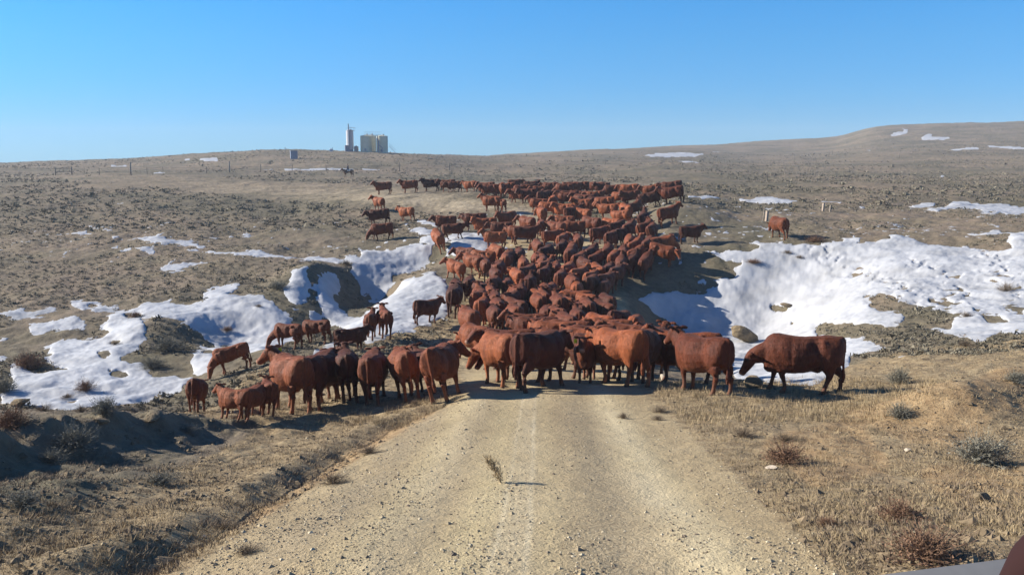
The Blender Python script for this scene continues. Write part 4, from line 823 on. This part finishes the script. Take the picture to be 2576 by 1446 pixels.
for a in [
 (2330, 1405, 230, 'rust', 'large rusty dry bush at the bottom right beside the road verge', .75), (2265, 1312, 150, 'rust', 'rusty dry bush just above the large one at the bottom right', .8),
 (2080, 1320, 70, 'rust', 'small dry bush left of the rusty bushes at the bottom right', .6), (2470, 1165, 190, 'sage', 'wide grey sagebrush near the right picture edge on the verge', .8),
 (1975, 1165, 140, 'rust', 'straw brown bush with a flat pale stone at its right foot', .75), (1975, 1110, 90, 'twig', 'dark low dry bush above the straw brown bush on the right verge', .55),
 (1870, 1098, 80, 'twig', 'brown dry bush on the right verge, between road and dark low bush', .7), (1568, 1052, 38, 'twig', 'round tumbleweed resting on the road surface', .9),
 (1660, 1036, 60, 'twig', 'upper of two flat tumbleweeds at the right road edge', .6), (1655, 1056, 44, 'twig', 'lower of two flat tumbleweeds at the right road edge', .6),
 (2262, 965, 75, 'sage', 'upright dark sagebrush right of the walking cow', 1.15), (2265, 1050, 80, 'sage', 'grey see-through bush below the upright sagebrush on the right', 1.0),
 (2530, 735, 60, 'twig', 'brown bush standing in the snow at the right picture edge', .8), (1980, 640, 36, 'twig', 'left of two small bushes poking through the top of the right snow bank', .5), (2012, 652, 36, 'twig', 'right of two small bushes poking through the top of the right snow bank', .5),
 (1895, 665, 46, 'rust', 'brown bush at the left rim of the right snow bank', .5), (2050, 608, 60, 'rust', 'low brown bush behind the lone walking cow', .5), (2430, 800, 50, 'twig', 'bush on the bare strip inside the right snow bank', .5),
 (2555, 960, 70, 'sage', 'sagebrush in the shade above the clay bank at the right edge', .8), (2430, 870, 60, 'twig', 'dry bush on the flat above the clay bank', .6),
 (70, 925, 100, 'rust', 'large brown bush at the left edge of the lower snow field', .8), (10, 990, 80, 'sage', 'dark sagebrush cut by the left picture edge', .9), (420, 885, 95, 'sage', 'dense dark sagebrush on the bare island in the snow', .8),
 (385, 925, 80, 'sage', 'second sagebrush on the snow island, in front of the dense one', .7), (340, 800, 45, 'rust', 'small bush in the snow above the island', .6), (290, 870, 40, 'twig', 'thin bush in the middle of the left snow field', .5),
 (215, 985, 60, 'rust', 'brown bush in the lower part of the left snow field', .9), (170, 1004, 50, 'twig', 'low bush left of the brown bush in the lower snow field', .4), (572, 835, 34, 'rust', 'pale bush at the edge of the blue snow hollow', .7), (650, 775, 30, 'twig', 'small bush on the snow above the hollow', .5),
 (265, 1040, 95, 'sage', 'round sagebrush standing on the near crest against the snow', .9), (205, 1036, 50, 'twig', 'thin leaning bush left of the round sagebrush on the crest', .8), (110, 1034, 70, 'twig', 'dry bush on the crest at the left, against the snow', .6),
 (30, 1075, 120, 'rust', 'brown bush on the mound at the far left', .9), (190, 1125, 130, 'sage', 'dark dense sagebrush on the shaded mound', .9), (130, 1160, 90, 'sage', 'sagebrush left below the dense one on the shaded mound', .7), (470, 1085, 80, 'sage', 'low dark plant at the right tip of the mound', .45),
 (400, 1215, 110, 'sage', 'dark low sagebrush in the shade of the mound', .5), (560, 1330, 100, 'twig', 'dark dry plant beside the roadside furrow', .5), (840, 1215, 110, 'twig', 'dark dry plant in the middle of the furrow', .5), (620, 1390, 100, 'twig', 'dark plant at the lower end of the furrow', .5),
 (930, 1140, 90, 'twig', 'dark plant at the upper end of the furrow', .45), (60, 1270, 120, 'sage', 'dark sagebrush low at the left picture edge', .6), (1045, 1020, 40, 'twig', 'grey weed under the feet of the left group', .8),
 (990, 575, 45, 'twig', 'bush in front of the small red cow near the road bend', .8), (980, 540 + 45, 30, 'twig', 'short bush beside the dark broadside cow', .6), (1255, 795, 26, 'twig', 'small weed between the legs at the left road edge', .5), (870, 665, 50, 'twig', 'bush on the rim of the cut bank', .5), (700, 725, 70, 'sage', 'bush above the left snow tongue', .5), (960, 890, 28, 'twig', 'small plant below the pair of calves', .5)]:
    bush(*a)
# the tall leaning weed on the road with its long thin shadow
p = at_feet(1262, 1213); g = np.random.default_rng(9); mb = MB()
for i in range(170):
    t = g.uniform(0, 1) ** .8; a0 = np.array([-.17 * t, .04 * t, .01 + .27 * t]) + g.normal(size=3) * np.array([.03, .03, .012]); a0[2] = max(a0[2], .005); d = np.array([g.uniform(-.6, .25), g.uniform(-.4, .4), g.uniform(.2, .9)]); L = g.uniform(.05, .11)
    mb.tube([a0, a0 + d * L * .5 + g.normal(size=3) * .006, a0 + d * L], [.0025, .0045, .002], 4)
mb.tube([(0, 0, -.02), (-.08, .02, .14), (-.19, .05, .30)], [.012, .009, .003], 6)
o = mb.build('leaning_weed', M_STRAW); o.location = p; tag(o, 'tall tawny weed leaning left on the road with a thin long shadow', 'weed')

# ------------------------------------------------------------------ stones, posts, fences, well site, rider, vehicle
def rock(px, py, wpx, hpx, label, mat=None, seed=1, name='rock', sub=3, deep=1.0):
    p = at_feet(px, py); s = p.y / F; bm = bmesh.new(); bmesh.ops.create_icosphere(bm, subdivisions=sub, radius=1.0)
    V = np.array([v.co[:] for v in bm.verts]); g = np.random.default_rng(seed)
    for _ in range(9 if sub < 4 else 14):                # flat broken faces
        n = g.normal(size=3); n /= np.linalg.norm(n); dd = g.uniform(.5, .85); k = V @ n; V = V - np.maximum(k - dd, 0)[:, None] * n
    V = V * (1 + .09 * fbm(V[:, 0] * 2.2 + seed, V[:, 1] * 2.2 + V[:, 2] * 2.7, seed, 3)[:, None])
    for v, c in zip(bm.verts, V): v.co = c
    me = bpy.data.meshes.new(name); bm.to_mesh(me); bm.free(); me.materials.append(mat or M_ROCK)
    o = bpy.data.objects.new(name, me); COL.objects.link(o); o.scale = (wpx * s / 2, wpx * s / 2 * .7 * deep, hpx * s / 2); o.location = p + Vector((0, wpx * s * .25, hpx * s * .32)); o.rotation_euler = (0, R(12) * (1 if seed % 2 else -1), seed)
    tag(o, label, 'rock', 'stones of the draw'); return o
b_ = rock(1878, 866, 84, 54, 'big buff boulder in front of the blue shaded snow', seed=3, name='boulder', sub=4); b_.rotation_euler = (0, R(16), .2)
rock(1668, 958, 26, 20, 'left of the pale stones at the edge of the road behind the right verge cows', M_PALE, 5); rock(1756, 962, 30, 18, 'pale stone under the bright cow on the right verge', M_PALE, 6); rock(1700, 962, 12, 8, 'small pale stone between the two larger ones at the road edge', M_PALE, 7)
rock(376, 1062, 60, 20, 'stone with a pale lit end lying on the crest of the left bank', seed=8); rock(45, 1024, 60, 26, 'dark rock on the crest at the far left', seed=9); rock(250, 1066, 44, 16, 'flat dark rock on the mound left of the pale ended stone', seed=10)
rock(1238, 790, 26, 16, 'buff stone at the left road edge beside the herd', M_PALE, 12); rock(2310, 1300 + 5, 44, 20, 'grey stone behind the rusty bushes', seed=14); rock(1945, 1180, 40, 9, 'flat pale stone at the foot of the straw brown bush', M_PALE, 15); rock(2480, 1262, 60, 28, 'brownish stone on the verge near the right picture edge', seed=16)
rock(1900, 975, 70, 30, 'earthy rock in the grass beneath the head of the walking cow', seed=17); rock(2286, 1140 - 4, 20, 12, 'tiny stone on the right verge', M_PALE, 18)
rock(512, 1352, 14, 8, 'white stone on the clay shoulder left of the road', M_PALE, 19); rock(466, 1245, 12, 7, 'pale stone in the grass left of the clay shoulder', M_PALE, 20); rock(1985, 776, 40, 12, 'flat dark stone lying in the right snow bank', seed=22)

def post_mesh(h, r, square=False):
    m = MB()
    if square: m.box((0, 0, h / 2 - .15), (r * 2, r * 2, h + .3)); m.box((0, 0, h + .006), (r * 2.1, r * 2.1, .012))
    else: m.tube([(0, 0, -.3), (.01, 0, h * .5), (0.0, 0, h), (0, 0, h + .02)], [r * 1.05, r, r * .95, r * .6], 8)
    return m
def fence(posts, label, rails=False):
    P = [(at_feet(x, y), h, r, mt) for x, y, h, r, mt in posts]; P = [q for q in P if q[0] is not None]
    root = empty('wire_fence' if not rails else 'rail_fence', P[0][0]); tag(root, label, 'fence', None)
    o0 = P[0][0]
    for p, h, r, mt in P:
        o = post_mesh(h, r).build('post', mt, root, True); o.location = p - o0
    w = MB(); hts = (.45, .8, 1.15) if not rails else (.6, 1.25)
    for (a, h1, r1, _), (b2, h2, r2, _) in zip(P[:-1], P[1:]):
        for z in hts:
            A = a - o0 + Vector((0, 0, z)); B = b2 - o0 + Vector((0, 0, z)); n = 5
            w.tube([A + (B - A) * i / n + Vector((0, 0, H(np.array([(a.x + (b2.x - a.x) * i / n)]), np.array([a.y + (b2.y - a.y) * i / n]))[0] - (a.z + (b2.z - a.z) * i / n))) for i in range(n + 1)], .018 if not rails else .06, 4)
    w.build('wire' if not rails else 'rail', M_WIRE if not rails else M_WOOD, root)
fence([(140, 441, 1.5, .11, M_WOOD), (181, 440, 1.6, .12, M_WOOD)], 'short wooden brace of two posts and rails on the far left', True)
fence([(250, 440, 1.3, .06, M_WOOD), (329, 438, 2.3, .16, M_POST), (370, 437, 1.2, .05, M_WOOD), (410, 436, 1.3, .05, M_WOOD), (520, 435, 1.3, .05, M_WOOD), (577, 434, 2.4, .17, M_POST), (656, 433, 1.7, .09, M_WOOD), (735, 431, 1.4, .08, M_WOOD)], 'long wire fence across the left flat with two tall pale posts')
fence([(820, 431, 1.4, .07, M_WOOD), (1005, 430, 1.8, .10, M_WOOD), (1130, 429, 1.8, .11, M_WOOD), (1250, 425, 1.2, .05, M_WOOD), (1423, 420, 1.3, .06, M_WOOD), (1522, 415, 1.3, .06, M_WOOD), (1612, 412, 1.5, .07, M_WOOD), (1740, 409, 1.3, .05, M_WOOD)], 'wire fence with scattered dark posts behind the herd')
fence([(1960, 410, 1.4, .06, M_WOOD), (1997, 408, 1.8, .10, M_WOOD), (2080, 404, 1.2, .05, M_WOOD), (2262, 398, 1.7, .07, M_WOOD), (2430, 390, 1.4, .06, M_WOOD), (2560, 386, 1.4, .06, M_WOOD)], 'wire fence below the snow streaks on the right hill')
def lone_post(px, py, h, r, mat, label):
    o = post_mesh(h, r, True).build('marker_post', mat); o.location = at_feet(px, py); o.rotation_euler = (R(2), R(3), .4); tag(o, label, 'post', 'short posts on the right flat')
lone_post(1928, 556, .72, .085, M_POST, 'pale short post left of the lone walking cow'); lone_post(1920, 554, .95, .035, M_WOOD, 'thin dark stake leaning against the pale post near the lone cow')
lone_post(2070, 531, .62, .075, M_POST, 'left short pale post of the farther pair on the right flat'); lone_post(2088, 533, .52, .055, M_WOOD, 'right browner post of the farther pair on the right flat')
lone_post(717, 384, 1.6, .09, M_WOOD, 'wooden post standing just left of the blue grey shed')

# ---- well site on the rise
YS0 = 297.0
def gp(px, Y, dz=0.0):
    ux, _ = ray(px, 385); return Vector((ux * Y, Y, float(H(np.array([ux * Y]), np.array([Y]))[0]) + dz))
def cyl(m, c, r, z0, z1, n=24, r2=None): m.tube([(c[0], c[1], z0), (c[0], c[1], z1)], [r, r if r2 is None else r2], n)
def tank(px, Y, r, h, mat, label):
    p = gp(px, Y, -.1); root = empty('storage_tank', p); tag(root, label, 'tank', 'storage tanks of the well site')
    m = MB(); cyl(m, (0, 0), r, 0, h, 32); m.build('shell', mat, root, False)
    m = MB(); cyl(m, (0, 0), r + .05, h + .002, h + .35, 32, .25); m.build('roof', mat, root)
    m = MB(); [m.tube([(math.cos(a) * (r + .012), math.sin(a) * (r + .012), z) for a in np.linspace(0, TAU, 25)], .035, 6) for z in (h * .33, h * .66)]; m.build('hoop', mat, root)
    m = MB(); cyl(m, (.4, 0), .25, h + .3, h + .7, 12); m.build('hatch', M_GREYP, root)
    m = MB(); m.box((0, -r - .05, .9), (.6, .12, .8)); m.build('manway', M_GREYP, root)
tank(921.5, 297, 1.85, 5.45, M_TANKP, 'tan storage tank with a sunlit left edge, leftmost of three')
tank(934, 301, 1.75, 5.45, M_TANKP, 'storage tank tucked behind the leftmost one'); tank(962, 297, 1.85, 5.6, M_TANKP, 'rightmost storage tank, apart from the other two')
p = gp(948, 295); root = empty('catwalk', p); tag(root, 'steel catwalk and stairs joining the three storage tanks', 'catwalk')
m = MB(); m.box((-1.2, .2, 5.75), (5.6, .7, .08)); m.build('walkway', M_GREYP, root)
m = MB(); [m.tube([(-4 + i * .93, -.12, 5.8), (-4 + i * .93, -.12, 6.7)], .025, 5) for i in range(7)]; m.tube([(-4, -.12, 6.7), (1.6, -.12, 6.7)], .03, 5); m.tube([(-4, -.12, 6.25), (1.6, -.12, 6.25)], .02, 5); m.build('handrail', M_GREYP, root)
m = MB(); m.tube([(.2, -.2, 5.6), (.62, -.2, 3.6), (.62, -.2, .0)], .17, 8); m.tube([(.62, -.2, 2.6), (1.8, -.2, 1.6), (1.8, -.2, .2)], .12, 8); m.build('down_pipe', M_BLUEP, root)
m = MB(); m.tube([(4.0, 1.0, 2.2), (6.2, .2, -.1)], .06, 5); m.tube([(4.0, 1.0, 3.0), (6.2, .2, .8)], .04, 5); [m.box((4.0 + i * .24, 1.0 - i * .09, 2.1 - i * .25), (.3, .7, .04)) for i in range(9)]; m.build('stairs', M_GREYP, root)
p = gp(881, 297, -.1); root = empty('treater_tower', p); tag(root, 'tall white vertical treater with a dark stack pipe and top platform', 'tower')
m = MB(); cyl(m, (0, 0), 1.2, .9, 7.0, 28); cyl(m, (0, 0), 1.2, 7.0, 7.5, 28, .35); m.build('vessel', M_WHITEP, root)
m = MB(); cyl(m, (0, 0), 1.05, 0, .9, 20); m.build('skirt', M_BLUEP, root)
m = MB(); m.tube([(-.05, -1.42, 0.2), (-.05, -1.42, 6.8), (-.2, -1.3, 9.2)], [.22, .2, .17], 10); m.build('stack_pipe', M_BLUEP, root)
m = MB(); m.box((.5, -.2, 7.05), (2.2, 2.4, .08)); [m.tube([(x, y, 7.1), (x, y, 8.0)], .03, 5) for x in (-.55, .5, 1.55) for y in (-1.35, .95)]; [m.tube([(-.55, y, 8.0), (1.9, y, 8.0)], .035, 5) for y in (-1.35, .95)]; m.tube([(1.55, -1.35, 8.0), (1.55, .95, 8.0)], .035, 5); m.build('platform', M_GREYP, root)
m = MB(); [m.tube([(x, -1.32, .2), (x, -1.32, 7)], .03, 5) for x in (.5, .9)]; [m.tube([(.5, -1.32, .4 + i * .4), (.9, -1.32, .4 + i * .4)], .02, 4) for i in range(17)]; m.build('ladder', M_GREYP, root)
def box_thing(name, px, Y, d, mat, label, cat, roofm=None, rz=.35):
    p = gp(px, Y, -.1); root = empty(name, p, rz); tag(root, label, cat)
    m = MB(); m.box((0, 0, d[2] / 2), d); m.build('wall', mat, root)
    m = MB(); m.box((0, 0, d[2] + .05), (d[0] + .16, d[1] + .16, .1)); m.build('roof', roofm or M_GREYP, root)
    m = MB(); m.box((.1, -d[1] / 2 - .02, d[2] * .42), (d[0] * .4, .04, d[2] * .8)); dr = m.build('door', mat, root)
    m = MB(); m.box((.1 + d[0] * .15, -d[1] / 2 - .06, d[2] * .42), (.05, .04, .12)); m.build('handle', M_WIRE, dr)
box_thing('equipment_shed', 739, 252, (1.9, 1.6, 2.35), M_BLUEP, 'small blue grey equipment shed alone on the ridge, left of the tanks', 'shed', M_GREYP)
box_thing('control_cabin', 872.5, 296, (1.2, 1.2, 2.0), M_BLUEP, 'low blue grey cabin at the left foot of the white tower', 'cabin')
p = gp(896.5, 298, -.1); root = empty('small_tank', p); tag(root, 'squat grey tank at the right foot of the white tower', 'tank'); m = MB(); cyl(m, (0, 0), .75, 0, 1.75, 20); m.build('shell', M_GREYP, root); m = MB(); cyl(m, (0, 0), .75, 1.753, 2.1, 20, .1); m.build('roof', M_GREYP, root)
p = gp(834, 292, -.05); root = empty('pump_unit', p); tag(root, 'small white pump with a thin dark stack between shed and tower', 'pump'); m = MB(); m.box((0, 0, .35), (1.1, .7, .7)); cyl(m, (-.2, 0), .28, .7, 1.0, 14); m.build('housing', M_WHITEP, root); m = MB(); m.tube([(.35, 0, .7), (.3, 0, 1.35)], .1, 8); m.build('stack', M_BLUEP, root)

# ---- rider and horse
hm = cow_template('horse', head='mid', gait='walk2', horse=True, voxel=.025)
p = at_feet(876, 447); hr = bpy.data.objects.new('horse', hm); COL.objects.link(hr); az = math.atan2(p.x, p.y); RZ = R(184) - az
hr.location = p; hr.rotation_euler = (0, 0, RZ); hr.color = (1, 1, 1, 1); tag(hr, 'bay horse carrying a rider on the flat below the well site', 'horse')
m = MB(); loft(m, [(-.22, 0, 1.46, .22, .05), (0, 0, 1.44, .27, .06), (.2, 0, 1.47, .20, .06)], n=12); m.build('saddle', M_SKIN if 0 else M_WOOD, hr)
m = MB(); loft(m, [(-.38, 0, 1.25, .30, .17), (-.1, 0, 1.25, .34, .18), (.15, 0, 1.25, .33, .17)], n=12); m.build('saddle_pad', M_SADDLE, hr)
body = MB()
loft(body, [(0, 0, 1.50, .18, .15), (0, 0, 1.62, .18, .14), (.02, 0, 1.82, .17, .12), (.03, 0, 2.0, .21, .12), (.03, 0, 2.07, .13, .09), (.03, 0, 2.12, .06, .06), (.04, 0, 2.18, .06, .07), (.05, 0, 2.24, .085, .10), (.04, 0, 2.33, .08, .10), (.03, 0, 2.38, .04, .05)], n=12)
for s in (-1, 1):
    loft(body, [(.02, s * .12, 1.55, .10, .11), (.22, s * .27, 1.44, .09, .09), (.36, s * .36, 1.30, .07, .08), (.28, s * .40, 1.05, .055, .06), (.20, s * .40, .86, .045, .05), (.26, s * .40, .80, .05, .045), (.36, s * .40, .79, .045, .035)], n=10)
    loft(body, [(.02, s * .21, 2.0, .06, .07), (.04, s * .26, 1.85, .055, .06), (.10, s * .25, 1.70, .045, .05), (.28, s * .14, 1.66, .04, .04), (.38, s * .07, 1.67, .035, .03)], n=10)
bo = body.build('person', M_JEANS, None, True)
rm = bo.modifiers.new('r', 'REMESH'); rm.mode = 'VOXEL'; rm.voxel_size = .025; rm.use_smooth_shade = True
dg = bpy.context.evaluated_depsgraph_get(); nm_ = bpy.data.meshes.new_from_object(bo.evaluated_get(dg)); bo.modifiers.clear(); bo.data = nm_; bo.data.materials.clear()
for mt_ in (M_JEANS, M_SKIN): bo.data.materials.append(mt_)
for pl in bo.data.polygons: pl.material_index = 1 if (pl.center.z > 2.08 or (pl.center.x > .30 and pl.center.z > 1.6)) else 0
bo.location = p; bo.rotation_euler = (0, 0, RZ); tag(bo, 'person in a dark jacket riding the bay horse', 'person')
j = MB(); loft(j, [(0, 0, 1.47, .205, .175), (0, 0, 1.62, .20, .16), (.02, 0, 1.82, .19, .145), (.03, 0, 2.0, .235, .145), (.03, 0, 2.08, .14, .11), (.03, 0, 2.12, .08, .08)], n=14)
for s in (-1, 1): loft(j, [(.02, s * .20, 2.0, .085, .09), (.04, s * .265, 1.85, .075, .08), (.10, s * .255, 1.70, .065, .065), (.27, s * .145, 1.66, .055, .055)], n=10)
j.build('jacket', M_JACKET, bo, True)
m = MB(); loft(m, [(.0, 0, 2.30, .10, .115), (.03, 0, 2.36, .095, .11), (.03, 0, 2.42, .07, .08), (.03, 0, 2.44, .03, .04)], n=12); m.build('cap', M_JACKET, bo, True)

# ---- the corner of the vehicle the picture was taken from
root = empty('farm_vehicle', (1.6, 1.0, float(H(np.array([1.6]), np.array([1.3]))[0]))); tag(root, 'edge of a farm vehicle: grey ledge and dark red mirror in the lower right corner', 'vehicle')
def vbuild(m, name, mat):
    o = m.build(name, mat, root, True); o.location = -root.location; return o
def rp(x, y, d):
    ux, uz = ray(x, y); return Vector((ux * d, d, CAM_H + uz * d))
m = MB(); A = rp(2160, 1452, 1.35); B = rp(2470, 1412, 1.42); C2_ = B + (B - A) * 2.2; bk = Vector((.0, -.5, -.12)); dn = Vector((0, 0, -.03))
m.add([A, B, C2_, C2_ + bk, B + bk, A + bk] + [q + dn for q in (A, B, C2_, C2_ + bk, B + bk, A + bk)], [(0, 1, 4, 5), (1, 2, 3, 4), (6, 11, 10, 7), (7, 10, 9, 8), (0, 6, 7, 1), (1, 7, 8, 2), (2, 8, 9, 3), (3, 9, 10, 4), (4, 10, 11, 5), (5, 11, 6, 0)])
vb = vbuild(m, 'ledge', M_GREYV); vb.data.polygons.foreach_set('use_smooth', [False] * len(vb.data.polygons))
m = MB(); Q = [rp(2760, 1270, .95), rp(2692, 1350, .95), rp(2636, 1425, .97), rp(2600, 1500, 1.0), rp(2600, 1640, 1.05)]
m.tube(Q, [.022, .034, .040, .042, .042], 20); vbuild(m, 'mirror_housing', M_REDP)
m = MB(); q = rp(2700, 1700, 1.3); m.box((q.x + .5, .9, CAM_H - 1.6), (1.0, 1.2, 1.1)); vbuild(m, 'body_side', M_REDP).data.polygons.foreach_set('use_smooth', [False] * 6)

# ------------------------------------------------------------------ thin haze over the land
mh = bpy.data.materials.new('haze'); mh.use_nodes = True; hn = mh.node_tree; hn.nodes.clear(); ho = hn.nodes.new('ShaderNodeOutputMaterial'); hv = hn.nodes.new('ShaderNodeVolumePrincipled')
hv.inputs['Color'].default_value = (.80, .88, 1, 1); hv.inputs['Density'].default_value = .0004; hv.inputs['Anisotropy'].default_value = .0; hn.links.new(hv.outputs[0], ho.inputs['Volume'])
hb_ = MB(); hb_.box((0, 540, 22), (7400, 1300, 52)); hz = hb_.build('haze', mh); tag(hz, kind='stuff')
